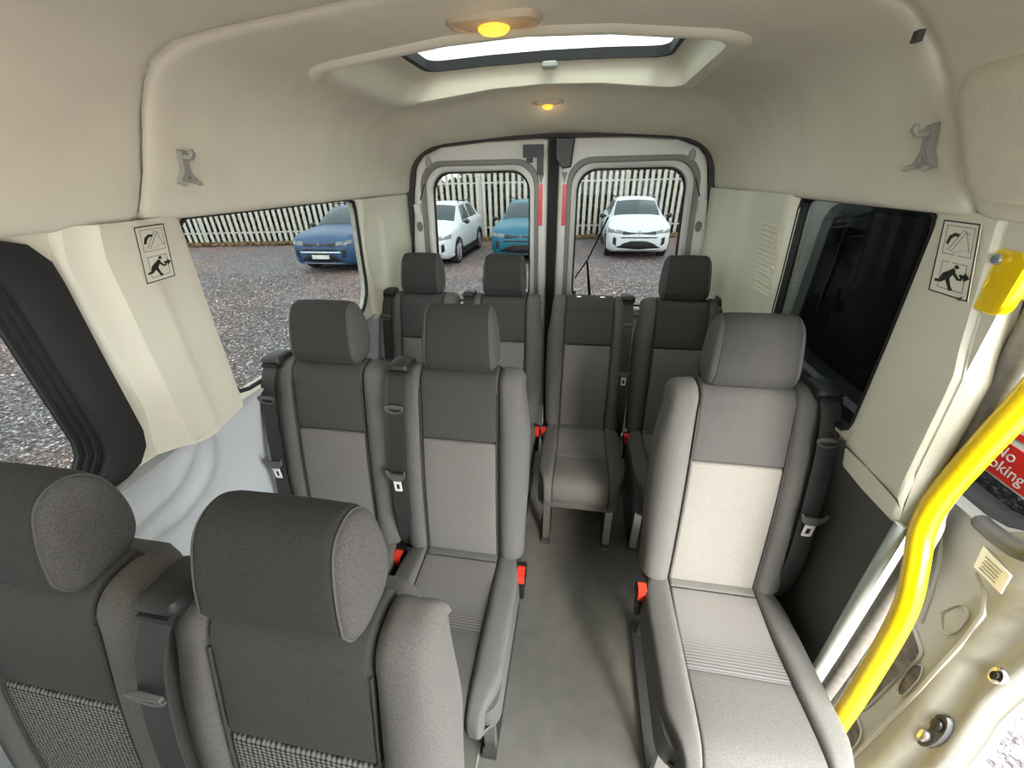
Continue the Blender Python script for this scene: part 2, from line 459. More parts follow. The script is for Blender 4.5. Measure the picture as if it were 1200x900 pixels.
# padded cover above the sliding door
def cover_pos(u, v):
    z = lerp(1.578, 1.765, v); y = lerp(interp(z, [(1.57, .79), (1.62, .825), (1.70, .868), (1.77, .885)]), .30, u)
    x = interp(z, [(1.572, .792), (1.64, .784), (1.71, .769), (1.775, .743)])
    return (x, y, z)
pad(cover_pos, .5, .18, .034, .03, .04, 16, 14, nrm=(-1, 0, -.25)).build('speaker_cover', 'pad_beige', ceil)

# roof hatch --------------------------------------------------------
def hatch():
    root = empty('window_4', ((HX0+HX1)/2, (HY0+HY1)/2, 1.9)); tag(root, 'tilting glass roof hatch in a beige moulded surround', kind='structure')
    ox, oy, oz = root.location
    def prof_z(x): return interp(abs(x), [(0, 1.932), (.2, 1.925), (.4, 1.905), (.48, 1.897), (.56, 1.888), (.64, 1.868)])
    N = 160; cc = ((HX0+HX1)/2, (HY0+HY1)/2)
    def bent(gx0, gx1, gy0, gy1, dz, r): return [(a-ox, b-oy, prof_z(a)+dz-oz) for a, b in resample(rrect(gx0, gx1, gy0, gy1, r, 8), N, cc)]
    def rr(gx0, gx1, gy0, gy1, z, r): return [(a-ox, b-oy, z+.35*(prof_z(a)-1.91)-oz) for a, b in resample(rrect(gx0, gx1, gy0, gy1, r, 8), N, cc)]
    mb = MB()
    rs = [bent(HX0-.050, HX1+.050, HY0-.040, HY1+.045, .001, .10), bent(HX0-.042, HX1+.042, HY0-.030, HY1+.038, -.010, .09),
          bent(HX0-.022, HX1+.022, HY0-.015, HY1+.02, -.014, .08), bent(HX0+.005, HX1-.005, HY0+.0, HY1-.0, -.008, .07),
          bent(HX0+.02, HX1-.012, HY0+.008, HY1-.006, .010, .06)]
    rs += [rr(-.515, .465, HY0+.012, HY1-.008, 1.945, .05), rr(-.505, .458, HY0+.016, HY1-.014, 1.952, .05), rr(-.475, .445, HY0+.03, HY1-.026, 1.968, .05), rr(-.44, .425, HY0+.045, HY1-.034, 1.972, .05)]
    mb.rings(rs, cap=False).build('bezel', 'trim_beige', root, smooth=50)
    fo = rr(-.465, .445, HY0+.03, HY1-.020, 1.972, .05); fi = rr(-.42, .41, HY0+.06, HY1-.042, 1.972, .045)
    up = lambda r, d: [(a, b, c_+d) for a, b, c_ in r]
    MB().rings([fo, fi, up(fi, .030), up(fo, .030), fo], cap=False).build('hatch_frame', 'rubber', root)
    MB().rings([up(rr(-.43, .42, HY0+.045, HY1-.032, 1.972, .05), .031), up(rr(-.43, .42, HY0+.045, HY1-.032, 1.972, .05), .036)]).build('pane', 'glass_hatch', root)
    m2 = MB(); m2.prism([(a, b) for a, b in rrect(.03, .085, HY1-.075-oy, HY1-.035-oy, .012, 4)], .056, .074, 'z', .004).build('catch', 'hook_plastic', root)
hatch()

# walls -------------------------------------------------------------
def wall_ring(sgn, y0, y1, z0, z1, hole, steps=5, n=96, reveal=.03):
    c = (sum(a for a, b in hole)/len(hole), sum(b for a, b in hole)/len(hole))
    O = resample([(y0, z0), (y1, z0), (y1, z1), (y0, z1)], n, c); I = resample(hole, n, c)
    # pin the four outer corners
    for q in ((y0, z0), (y1, z0), (y1, z1), (y0, z1)):
        k = min(range(n), key=lambda k: (O[k][0]-q[0])**2+(O[k][1]-q[1])**2); O[k] = q
    rs = []
    for s_ in range(steps+1):
        t = s_/steps
        rs.append([(sgn*xw(lerp(o[1], i[1], t)), lerp(o[0], i[0], t), lerp(o[1], i[1], t)) for o, i in zip(O, I)])
    rs.append([(sgn*(xw(i[1])+reveal), i[0], i[1]) for i in I])
    return MB().rings(rs, cap=False), I
def window_unit(num, sgn, hole, gl, label, off=.02, fr=.012):
    root = empty('window_%d' % num, (sgn*(.84), sum(a for a, b in hole)/len(hole), 1.03)); tag(root, label, kind='structure')
    L = root.location; n = 96; c = (sum(a for a, b in hole)/len(hole), sum(b for a, b in hole)/len(hole))
    I = resample(hole, n, c)
    def sc(k): return [(c[0]+(a-c[0])*(1+k/ .42), c[1]+(b-c[1])*(1+k/.25)) for a, b in I]
    def ring(pts, o): return [(sgn*(xw(b)+o)-L.x, a-L.y, b-L.z) for a, b in pts]
    MB().rings([ring(sc(.004), off), ring(sc(.005), -.004), ring(sc(-.001), -.004), ring(sc(-fr), off), ring(sc(-fr), off+.007), ring(sc(.004), off+.007), ring(sc(.004), off)], cap=False).build('window_seal', 'rubber', root)
    MB().rings([ring(sc(.003), off+.002), ring(sc(.003), off+.005)]).build('pane', gl, root)
    return root

W1 = rrect(.868, 1.712, 1.052, 1.552, (.035, .03, .03, .15), 8)
W3 = rrect(.905, 1.432, 1.045, 1.556, (.03, .03, .04, .05), 8)
W2 = rrect(-.48, .54, 1.042, 1.542, .10, 8)
WF = rrect(-1.95, -.85, 1.05, 1.54, .08, 8)
mb1, _ = wall_ring(-1, .585, YB+.02, 1.03, 1.575, W1)
mb2, _ = wall_ring(-1, -.62, .585, 1.03, 1.575, W2)
mb3, _ = wall_ring(-1, -2.1, -.62, 1.03, 1.575, WF)
for m_ in (mb2, mb3): mb1.add(m_.v, m_.f)
wl = mb1.build('wall_left', 'trim_beige', smooth=50)
tag(wl, 'beige and grey trimmed side wall with two windows', kind='structure')
mb1, _ = wall_ring(1, .715, YB+.02, 1.03, 1.575, W3)
mb3, _ = wall_ring(1, -2.1, -.62, 1.03, 1.575, WF)
mb1.add(mb3.v, mb3.f)
wr = mb1.build('wall_right', 'trim_beige', smooth=50)
tag(wr, 'shaded side wall with dark window behind the door opening', kind='structure')

# lower wall panels
RIDGE = [[(.47, .90), (.503, .922), (.57, .926), (.627, .947), (.665, .989), (.68, 1.03)], [(.48, .835), (.531, .842), (.599, .834), (.688, .878), (.722, .95), (.72, 1.03)]]
RIDGE = [[(p.x, p.y) for p in catmull([(a, b, 0) for a, b in r], 8)] for r in RIDGE]
def ridge_d(y, z, r):
    return min(math.hypot(y-a, z-b) for a, b in r)
def low_left(u, v):
    y, z = u, v; x = xw(z)
    if .3 < y < 1.1 and z > .6:
        x -= .020*math.exp(-(ridge_d(y, z, RIDGE[0])/.022)**2)+.022*math.exp(-(ridge_d(y, z, RIDGE[1])/.026)**2)
        x -= .03*sm(z, .80, .98)*sm(y, .75, .45)
    x -= .012*sm(z, 1.0, 1.03)
    if z > 1.03005: x = .86; z = 1.036
    return (-x, y, z)
ys_ = [YF, -1.5, -.8, -.2, .2]+[.3+.015*k for k in range(50)]+[1.1, 1.3, 1.5, 1.7, 1.9, 2.1, YB+.02]
zs_ = [0, .15, .3, .45, .6]+[.62+.0125*k for k in range(33)]+[1.03, 1.0301]
grid_surface(low_left, ys_, zs_).build('lower_panel', 'trim_grey', wl, smooth=60)
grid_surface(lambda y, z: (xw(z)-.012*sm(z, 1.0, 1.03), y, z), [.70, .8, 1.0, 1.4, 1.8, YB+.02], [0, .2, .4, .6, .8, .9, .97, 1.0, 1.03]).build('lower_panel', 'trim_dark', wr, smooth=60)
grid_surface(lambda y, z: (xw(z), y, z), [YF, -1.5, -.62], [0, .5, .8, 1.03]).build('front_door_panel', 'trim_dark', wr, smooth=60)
# left pillar cover between the two windows
def pillar(u, v):
    z = lerp(1.56, interp(u, [(0, 1.05), (.25, 1.02), (.45, 1.006), (1, 1.022)]), v)
    y = lerp(lerp(.592, .60, v)+.02*sm(z, 1.5, 1.56), lerp(.878, .874, v), u)
    if u < .2: y = y-.03*sm(v, .75, 1.0)*(1-u/.2)
    d = interp(u, [(0, -.004), (.04, .016), (.16, .022), (.24, .036), (.52, .036), (.60, .028), (.95, .016), (1, -.004)])
    return (-(xw(z)-d), y, z)
grid_surface(pillar, [0, .02, .05, .1, .16, .2, .24, .3, .4, .5, .53, .57, .6, .7, .8, .9, .96, .985, 1], [k/16 for k in range(17)]).build('pillar_trim', 'trim_beige', wl, smooth=25)
# rear corner trim with an oval pressing
def drec(y, z):
    a = (y-1.83)/.085; b = (z-1.33)/.17; return sm((abs(a)**3+abs(b)**3)**(1/3), 1.12, .85)
grid_surface(lambda y, z: (-(xw(z)-.016*sm(y, 1.72, 1.745)+.014*drec(y, z)), y, z), [1.722+.0132*k for k in range(41)], [1.0+.0141*k for k in range(40)]).build('rear_corner_trim', 'trim_beige', wl, smooth=60)
grid_surface(lambda y, z: (xw(z)-.02*sm(y, 1.43, 1.45)-.02*sm(y, 1.75, 1.85), y, z), [1.428, 1.435, 1.443, 1.45, 1.5, 1.6, 1.7, 1.75, 1.77, 1.79, 1.81, 1.83, 1.85, 2.0, 2.12, YB+.02], [1.0, 1.1, 1.2, 1.3, 1.4, 1.5, 1.56]).build('rear_corner_trim', 'trim_beige', wr, smooth=60)
slat = MB().box((0, 0, 0), (.012, .13, .005)).mesh('slat', 0)
slat.materials.append(MAT['trim_beige'])
for k in range(15):
    z = 1.245+k*.0155
    o = link('vent_slat', slat, None, wr, (xw(z)-.022, interp(z, [(1.24, 1.50), (1.47, 1.56)]), z)); o.rotation_euler = (0, R(25), 0)

# right pillar cover and door jamb
def rpillar(u, v):
    z = lerp(1.56, .965, v)
    yf = interp(z, [(.9, .694), (1.0, .697), (1.30, .712), (1.345, .726), (1.56, .772)])
    y = lerp(yf, .905, u)
    d = interp(u, [(0, .0), (.05, .008), (.5, .012), (.93, .008), (1, -.006)])
    return (xw(z)-d, y, z)
grid_surface(rpillar, [0, .03, .06, .2, .4, .5, .6, .8, .9, .95, 1], [0, .1, .2, .3, .36, .378, .395, .411, .43, .5, .6, .7, .8, .9, 1]).build('pillar_trim', 'trim_beige', wr, smooth=25)
def jamb(u, v):
    z = lerp(1.60, .975, v)
    yf = interp(z, [(.9, .694), (1.0, .697), (1.30, .712), (1.345, .726), (1.56, .772)])
    x0 = xw(z)-.002
    return (lerp(x0, x0+.055, u), yf-.012*math.sin(math.pi*min(1, u*1.2)), z)
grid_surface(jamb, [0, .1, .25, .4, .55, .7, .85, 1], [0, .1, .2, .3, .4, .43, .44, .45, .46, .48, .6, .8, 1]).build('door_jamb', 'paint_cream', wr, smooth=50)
MB().tube([(.862, .69, .975), (.872, .692, .75), (.885, .69, .45), (.885, .69, .05)], .0125, 10).build('sill_flange', 'paint_flange', wr)
MB().tube(catmull([(.90, .752, 1.60), (.888, .715, 1.37), (.893, .70, 1.2), (.898, .688, 1.03), (.898, .672, .97), (.905, .668, .75), (.915, .665, .4), (.915, .665, .05)], 5), .017, 10).build('door_seal', 'seal_grey', wr)
grid_surface(lambda u, v: (lerp(.90, .975, u), .715+.02*u, lerp(1.62, 0, v)), [0, 1], [0, .5, 1]).build('jamb_return', 'paint_inner', wr)

# front of the cab: bulkhead below the windscreen
o = MB().box((0, YF+.02, .52), (1.78, .04, 1.04)).build('wall_front', 'trim_dark', smooth=0); tag(o, 'dark dashboard wall under the windscreen', kind='structure')
o = MB().box((0, -.80, .70), (1.70, .05, 1.40)).build('light_block', 'trim_dark', smooth=0); tag(o, 'added unseen partition blocking light from the cab', kind='structure')  # added out of view to keep windscreen light off the nearest row
o = MB()
for sx in (-1, 1):
    o.tube([(sx*.80, -1.85, 1.84), (sx*.86, YF, 1.04)], .035, 8)
o.tube([(-.80, -1.85, 1.84), (0, -1.85, 1.92), (.80, -1.85, 1.84)], .035, 8)
o = o.build('trim_1', 'trim_beige'); tag(o, 'windscreen surround at the front of the cab', kind='structure')

window_unit(1, -1, W1, 'glass_clear', 'clear rear side window looking onto the gravel', .0, .004)
window_unit(3, 1, W3, 'glass_privacy', 'dark tinted side window behind the single seat', .018, .008)
# front side window with its wide black rubber surround
def window2():
    root = empty('window_2', (-.84, .05, 1.03)); tag(root, 'front side window in a wide black rubber surround', kind='structure'); L = root.location
    c = (.02, 1.29); n = 96
    def lp(r, o): return [(-(xw(b)+o)-L.x, a-L.y, b-L.z) for a, b in resample(r, n, c)]
    A = rrect(-.55, .592, 1.028, 1.556, (.07, .07, .09, .09), 8); B = rrect(-.51, .555, 1.045, 1.545, (.07, .07, .09, .09), 8)
    C_ = rrect(-.46, .522, 1.050, 1.538, .09, 8); D = rrect(-.45, .514, 1.055, 1.535, .09, 8); E_ = rrect(-.44, .506, 1.060, 1.532, .085, 8); F_ = rrect(-.43, .498, 1.065, 1.528, .08, 8)
    MB().rings([lp(A, .004), lp(A, -.012), lp(B, -.020), lp(C_, -.012), lp(C_, .012), lp(D, .012), lp(D, .024), lp(E_, .024), lp(E_, .036), lp(F_, .036), lp(F_, .05)], cap=False).build('rubber_surround', 'rubber', root, smooth=30)
    MB().rings([lp(E_, .043), lp(E_, .047)]).build('pane', 'glass_clear', root)
window2()

# rear wall frame and doors -----------------------------------------
DO = [(-.835, .02), (-.835, 1.10), (-.815, 1.30), (-.775, 1.55), (-.745, 1.68), (-.70, 1.735), (-.60, 1.772), (-.35, 1.79), (0, 1.797), (.35, 1.79), (.60, 1.772), (.70, 1.735), (.745, 1.68), (.775, 1.55), (.815, 1.30), (.835, 1.10), (.835, .02)]
c = (0, 1.0); n = 120
outer = [(-.93, -.02), (.93, -.02), (.93, 1.98), (-.93, 1.98)]
mbw = MB().ring_plate(resample(outer, n, c), resample(DO, n, c), YB+.015, YB+.06)
o = mbw.build('wall_back', 'rubber_soft', smooth=30); tag(o, 'dark frame around the rear doors', kind='structure')
DI = [(a*.955, 1.0+(b-1.0)*(.955 if b > 1 else .99)) for a, b in DO]
MB().ring_plate(resample(outer, n, c), resample(DI, n, c), YB+.092, YB+.11).build('door_seal', 'rubber', o)
def rear_door(num, s, label):
    root = empty('door_%d' % num, (s*.42, YB+.02, .05)); tag(root, label, kind='structure'); L = root.location
    def q(pts): return [(s*a-L.x, b-L.z) for a, b in pts]
    O = [(.028, .05), (.83, .05), (.83, 1.10), (.81, 1.30), (.771, 1.55), (.741, 1.682), (.695, 1.731), (.595, 1.768), (.35, 1.786), (.028, 1.792)]
    off = 0.0
    I = rrect(.122+off, .672+off, .93, 1.655, .10, 8)
    I = [(a+(.035*(1.655-b)/.7 if a > .4 else 0), b) for a, b in I]
    cc = (.40, 1.30); nn = 120
    Oq = resample(O, nn, cc); Iq = resample(I, nn, cc)
    def grow(k): return [(cc[0]+(a-cc[0])*(1+k/.29), cc[1]+(b-cc[1])*(1+k/.37)) for a, b in Iq]
    def rg(pts, y): return [(s*a-L.x, y, b-L.z) for a, b in pts]
    mix = lambda A, B, t: [(lerp(a[0], b[0], t), lerp(a[1], b[1], t)) for a, b in zip(A, B)]
    def inset(k): return [(cc[0]+(a-cc[0])*(1-k/.4), cc[1]+(b-cc[1])*(1-k/.6)) for a, b in Oq]
    G0, G1, G2 = grow(.052), grow(.044), grow(.0)
    MB().rings([rg(Oq, .07), rg(Oq, .006), rg(inset(.008), -.004), rg(mix(inset(.008), G0, .5), -.008), rg(G0, -.004)], cap=False).build('door_panel', 'paint_inner', root, smooth=45)
    MB().rings([rg(G0, -.004), rg(grow(.05), -.012), rg(grow(.03), -.012), rg(grow(.026), .004), rg(grow(.024), .03)], cap=False).build('window_channel', 'channel_grey', root, smooth=50)
    MB().rings([rg(grow(.026), .012), rg(grow(.008), .006), rg(grow(.0), .012), rg(grow(-.002), .05)], cap=False).build('window_frame', 'paint_inner', root, smooth=50)
    MB().rings([rg(grow(.0), .045), rg(grow(-.012), .045), rg(grow(-.012), .055), rg(grow(.0), .055), rg(grow(.0), .045)], cap=False).build('window_seal', 'rubber', root)
    MB().rings([rg(grow(-.004), .049), rg(grow(-.004), .053)]).build('pane', 'glass_clear', root)
    # red reflector strips on the closing edge
    for z0, z1 in ((1.385, 1.585), (.92, 1.0)):
        MB().prism([(s*.052-L.x, z0-L.z), (s*.076-L.x, z0-L.z), (s*.076-L.x, z1-L.z), (s*.052-L.x, z1-L.z)], -.012, -.006).build('reflector', 'reflector_red', root, smooth=0)
    # latch at the top of the closing edge
    m = MB()
    if s < 0: m.box((s*.10-L.x, -.03, 1.735-L.z), (.10, .05, .055)).box((s*.065-L.x, -.025, 1.675-L.z), (.03, .04, .09)).box((s*.12-L.x, -.02, 1.70-L.z), (.03, .03, .03))
    else: m.prism([(s*.012-L.x, 1.79-L.z), (s*.105-L.x, 1.785-L.z), (s*.09-L.x, 1.66-L.z), (s*.05-L.x, 1.655-L.z), (s*.012-L.x, 1.70-L.z)], -.06, -.005, bev=.006)
    m.build('latch', 'black_plastic', root, smooth=30)
    MB().prism([(s*.045-L.x, 1.64-L.z), (s*.075-L.x, 1.64-L.z), (s*.06-L.x, 1.585-L.z)], -.012, -.006).build('latch_plate', 'channel_grey', root, smooth=0)
    # grommets and slots along the hinge side
    for xx, zz in ((.665, 1.70), (.757, 1.38), (.775, 1.18)):
        MB().prism([(s*xx-L.x+.016*math.cos(t*.3927), zz-L.z+.026*math.sin(t*.3927)) for t in range(16)], -.018, -.004, bev=.003).build('grommet', 'seal_grey' if zz < 1.5 else 'hook_plastic', root)
    MB().ribbon([(s*.70-L.x, -.012, 1.60-L.z), (s*.735-L.x, -.012, 1.52-L.z)], .006, .004, (1, 0, 0)).build('slot', 'rubber', root)
    MB().box((s*.752-L.x, -.02, 1.475-L.z), (.035, .03, .05)).build('hinge', 'paint_inner', root, smooth=0)
    # black hook on the inner edge of the window
    MB().tube([(s*.10-L.x, -.02, 1.0-L.z), (s*.135-L.x, -.035, 1.0-L.z), (s*.15-L.x, -.02, 1.03-L.z)], .007, 8).build('window_catch', 'black_plastic', root)
    return root
rear_door(1, -1, 'rear door leaf nearer the window pair seats, framing two cars')
rear_door(2, 1, 'rear door leaf with wiper, framing one white car')
o = MB().box((0, YB+.045, .92), (.052, .03, 1.72)).box((-.018, YB+.02, .92), (.008, .03, 1.72)).box((.018, YB+.02, .92), (.008, .03, 1.72)).build('trim_2', 'rubber', smooth=0)
tag(o, 'black seal in the gap between the rear doors', kind='structure')
# rear wiper outside the second leaf
wp = empty('rear_wiper', (.24, YB+.10, .95)); tag(wp, 'thin black wiper resting on the rear door glass', 'wiper')
MB().tube([(0, -.005, 0), (-.03, .0, .21), (-.035, .005, .24)], [.010, .006, .005], 8).build('wiper_arm', 'black_plastic', wp)
MB().ribbon([(-.10, .012, .13), (-.03, .012, .24), (.065, .012, .47)], .008, .010, (1, 0, 0)).build('wiper_blade', 'black_plastic', wp)

# sliding door, slid back outside the body --------------------------
def sliding_door():
    X = 1.02
    root = empty('door_3', (X, 1.2, -.25)); tag(root, 'painted sliding door slid back along the outside of the van', kind='structure'); L = root.location
    def g(y, z, d=0.0): return (X+d-L.x, y-L.y, z-L.z)
    def edge(z): return interp(z, [(-.2, .47), (.40, .488), (.55, .507), (.60, .516), (.64, .522), (.9, .522), (1.2, .55), (1.62, .62)])
    hole = rrect(.625, 1.63, .985, 1.53, (.08, .10, .10, .08), 8)
    c2 = (1.15, 1.22); n2 = 120
    outl = [(edge(z), z) for z in (-.2, .1, .3, .4, .5, .55, .6, .64, .75, .9, 1.05, 1.2, 1.4, 1.62)]
    outl += [(1.755, 1.62), (1.70, 1.2), (1.68, .9), (1.68, -.2)]
    O = resample(outl, n2, c2); I = resample(hole, n2, c2)
    rs = []
    def xin(y, z):
        e = y-edge(z)
        return .055-.03*sm(e, 0, .02)-.03*sm(e, .045, .075)-.015*sm(z, .85, .95)+.03*sm(z, 1.0, 1.3)*0
    for t in (0, .01, .02, .04, .06, .08, .1, .13, .17, .22, .3, .4, .55, .7, .8, .88, .94, .98, 1.0):
        rs.append([g(lerp(o[0], i[0], t), lerp(o[1], i[1], t), xin(lerp(o[0], i[0], t), lerp(o[1], i[1], t))) for o, i in zip(O, I)])
    rs.append([g(i[0]+.006*(1 if i[0] < 1.1 else -1), i[1]+.006*(1 if i[1] < 1.2 else -1), .03) for i in I])
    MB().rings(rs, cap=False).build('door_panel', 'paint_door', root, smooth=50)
    # outer skin
    MB().rings([[g(a, b, .055) for a, b in O], [g(a, b, .075) for a, b in O], [g(a, b, .08) for a, b in I], [g(a, b, .05) for a, b in I]], cap=False).build('outer_skin', 'paint_door', root, smooth=30)
    MB().rings([[g(a, b, .055) for a, b in I], [g(a, b, .06) for a, b in I]]).build('pane', 'glass_door', root)
    def gr(k): return [(c2[0]+(a-c2[0])*(1-k/.55), c2[1]+(b-c2[1])*(1-k/.25)) for a, b in I]
    MB().rings([[g(a, b, .02) for a, b in gr(-.004)], [g(a, b, .01) for a, b in gr(.004)], [g(a, b, .02) for a, b in gr(.016)], [g(a, b, .052) for a, b in gr(.02)]], cap=False).build('window_seal', 'rubber', root, smooth=50)
    # openings in the inner skin, with mud behind
    def opening(poly, name='access_hole', m='dirt'):
        ca = sum(a for a, b in poly)/len(poly); cb = sum(b for a, b in poly)/len(poly)
        pts = [(p.x, p.y) for p in catmull([(a, b, 0) for a, b in poly]+[(poly[0][0], poly[0][1], 0)], 3)][:-1]
        w = [g(a, b, xin(a, b)-.001) for a, b in pts]
        lip = [g(ca+(a-ca)*1.10, cb+(b-cb)*1.06, xin(a, b)-.0005) for a, b in pts]
        lip2 = [g(ca+(a-ca)*1.05, cb+(b-cb)*1.03, xin(a, b)-.006) for a, b in pts]
        inn = [g(ca+(a-ca)*.97, cb+(b-cb)*.98, xin(a, b)+.002-.004) for a, b in pts]
        p = MB().rings([lip, lip2, inn], cap=False).build(name+'_lip', 'paint_door', root)
        MB().rings([inn, [(v[0]+.003, v[1], v[2]) for v in inn]]).build(name, m, root)
    opening([(.655, .63), (.64, .60), (.648, .45), (.655, .31), (.69, .30), (.725, .34), (.72, .5), (.712, .62), (.69, .645)])
    opening([(.622, .60), (.612, .57), (.612, .49), (.625, .48), (.635, .52), (.636, .58)], 'access_slot')
    opening([(.628, .26), (.615, .22), (.62, .1), (.69, .08), (.70, .2), (.68, .27)])
    opening([(.66, .75), (.645, .80), (.625, .80), (.622, .74), (.64, .72)], 'pressing', 'paint_door')
    # pressed ribs
    MB().tube([g(a, b, xin(a, b)+.001) for a, b in ((.60, .12), (.60, .30), (.60, .45), (.60, .55), (.603, .65), (.605, .75), (.612, .83), (.63, .87), (.66, .89))], .005, 8).build('pressed_rib', 'paint_door', root)
    MB().tube([g(a, b, xin(a, b)+.001) for a, b in ((.68, .68), (.70, .76), (.72, .82), (.745, .88), (.765, .93))], .005, 8).build('pressed_rib', 'paint_door', root)
    # latch and bump stop on the leading edge
    def disc(cy, cz, ry, rz, d0, d1, name, m, parent, bev=.003):
        pts = [(cy+ry*math.cos(t*math.pi/8), cz+rz*math.sin(t*math.pi/8)) for t in range(16)]
        return MB().rings([[g(a, b, d0) for a, b in pts], [g(cy+(a-cy)*.97, cz+(b-cz)*.97, d1) for a, b in pts], [g(cy+(a-cy)*.6, cz+(b-cz)*.6, d1+.002) for a, b in pts]]).build(name, m, parent)
    lt = disc(.548, .482, .019, .068, .032, .012, 'latch_plate', 'grey_plastic', root)
    disc(.548, .455, .010, .020, .014, .004, 'latch_claw', 'steel', lt)
    disc(.548, .512, .010, .018, .014, .006, 'latch_claw', 'black_plastic', lt)
    bs = disc(.55, .728, .012, .022, .03, .018, 'bump_stop', 'steel', root)
    disc(.55, .728, .006, .012, .02, .014, 'bump_stop_core', 'rubber', bs)
    # black handle below the window and paper label
    MB().tube(catmull([g(.705, .985, -.01), g(.66, 1.0, -.03), (X-L.x-.04, .60-L.y, 1.02-L.z), (X-L.x-.03, .57-L.y, 1.06-L.z)], 4), .017, 10).build('pull_handle', 'grey_plastic', root)
    C4 = [(.668, .958), (.664, .902), (.605, .902), (.607, .952)]
    q = MB(); q.rings([[g(a, b, xin(a, b)-.001) for a, b in C4], [g(a, b, xin(a, b)-.004) for a, b in C4]])
    lb = q.build('paper_label', 'sticker_paper', root, smooth=0)
    for k in range(5):
        MB().box(g(.637, .912+k*.008, xin(.637, .912+k*.008)-.0042), (.0012, .034-.004*(k % 2), .0022)).build('print_line', 'sticker_line', lb, smooth=0)
    return root
door3 = sliding_door()

# no-smoking sign stuck to the sliding door glass, facing inwards
def sign():
    root = empty('no_smoking_sign', (1.068, .795, 1.042)); tag(root, 'red and white no smoking sign on the sliding door glass', 'sign')
    # local: x towards cabin is -X, reading direction is -Y
    MB().box((0, 0, .12), (.004, .16, .24)).build('sign_board', 'sign_white', root, smooth=0)
    MB().box((-.0025, 0, .042), (.002, .15, .075)).build('red_band', 'sign_red', root, smooth=0)
    circ = lambda r, x: [(x, r*math.cos(t*math.pi/16), .16+r*math.sin(t*math.pi/16)) for t in range(32)]
    MB().rings([circ(.066, -.002), circ(.066, -.004), circ(.053, -.004), circ(.053, -.002)], cap=False).build('prohibition_ring', 'sign_red', root)
    MB().box((-.0035, 0, .16), (.002, .012, .115), Matrix.Rotation(R(45), 3, 'X')).build('prohibition_bar', 'sign_red', root, smooth=0)
    MB().box((-.003, .005, .155), (.0015, .075, .012)).build('cigarette', 'sticker_ink', root, smooth=0)
    for txt, z in (('No', .048), ('Smoking', .018)):
        cu = bpy.data.curves.new('text', 'FONT'); cu.body = txt; cu.size = .034; cu.align_x = 'CENTER'; cu.extrude = .0004
        cu.materials.append(MAT['sign_white'])
        tmp = bpy.data.objects.new('text', cu); me = bpy.data.meshes.new_from_object(tmp); me.name = 'lettering'; bpy.data.objects.remove(tmp)
        t = link('lettering', me, None, root)
        t.location = (-.0042, 0, z); t.rotation_euler = (R(90), 0, R(-90))
sign()

# yellow grab pole at the doorway
gp = empty('grab_pole', (.88, .60, .0)); tag(gp, 'bright yellow bent grab pole beside the sliding door opening', 'grab pole')
path = [(-.045, .165, 1.462), (.0, .115, 1.455), (.012, .07, 1.42), (.008, .058, 1.33), (.0, .068, 1.18), (.0, .078, 1.06), (.0, .070, .985), (.0, .042, .915), (.0, .012, .83), (.0, -.006, .70), (.0, -.026, .45), (.0, -.035, .2), (0, -.035, .02)]
MB().tube(catmull(path, 5), .0205, 14).build('pole', 'yellow_paint', gp)
q = MB(); q.prism(rrect(.105, .205, 1.415, 1.515, .02, 4), -.038, -.058, 'x', .004)
mt = q.build('mounting_plate', 'yellow_paint', gp)
for yy, zz in ((.175, 1.432), (.15, 1.498)):
    MB().prism([(yy+.009*math.cos(t), zz+.009*math.sin(t)) for t in [k*math.pi/5 for k in range(10)]], -.058, -.066, 'x', .002).build('screw', 'chrome', mt)
MB().prism([(.035*math.cos(k*math.pi/8), -.035+.035*math.sin(k*math.pi/8)) for k in range(16)], .0, .02, 'z', .004).build('floor_flange', 'yellow_paint', gp)

# ================================================================== SEATS
ZH = .46
def yb(z): return .2*(z-ZH)-.012*math.sin(math.pi*max(0, min(1, (z-ZH)/.6)))
XI = .127
def xo(z): return interp(z, [(.40, .212), (.5, .216), (.75, .222), (.95, .221), (1.01, .217), (1.05, .207), (1.075, .193), (1.09, .176), (1.10, .155)])
HEAD = [(-.006, .025), (.006, .085), (.028, .148), (.054, .173), (.086, .174), (.112, .145), (.122, .085), (.114, .025), (.088, -.010), (.045, -.018), (.008, -.010)]
def cush_path(pts, t):
    L = [0]
    for a, b in zip(pts, pts[1:]): L.append(L[-1]+math.hypot(b[0]-a[0], b[1]-a[1]))
    s_ = t*L[-1]
    for k in range(len(pts)-1):
        if s_ <= L[k+1]+1e-9:
            u = (s_-L[k])/(L[k+1]-L[k]); return lerp(pts[k][0], pts[k+1][0], u), lerp(pts[k][1], pts[k+1][1], u)
    return pts[-1]
CF = [(p.x, p.y) for p in catmull([(-.445, .34, 0), (-.468, .39, 0), (-.468, .43, 0), (-.448, .458, 0), (-.41, .466, 0), (-.35, .463, 0), (-.27, .455, 0)], 5)]
CB = [(p.x, p.y) for p in catmull([(-.41, .31, 0), (-.455, .36, 0), (-.468, .41, 0), (-.455, .45, 0), (-.41, .468, 0), (-.30, .466, 0), (-.15, .457, 0), (-.03, .45, 0), (.02, .45, 0)], 5)]
def roll(z0, v):
    """point (y, z) on the back's front face, rolling over the top edge for the last stretch"""
    L1 = 1.048-z0; L2 = .045*math.pi/2; L3 = .04; t = v*(L1+L2+L3)
    if t < L1: z = z0+t; return yb(z), z
    if t < L1+L2: a = (t-L1)/.045; return yb(1.048)+.045*(1-math.cos(a)), 1.048+.045*math.sin(a)
    return yb(1.048)+.045+(t-L1-L2), 1.093
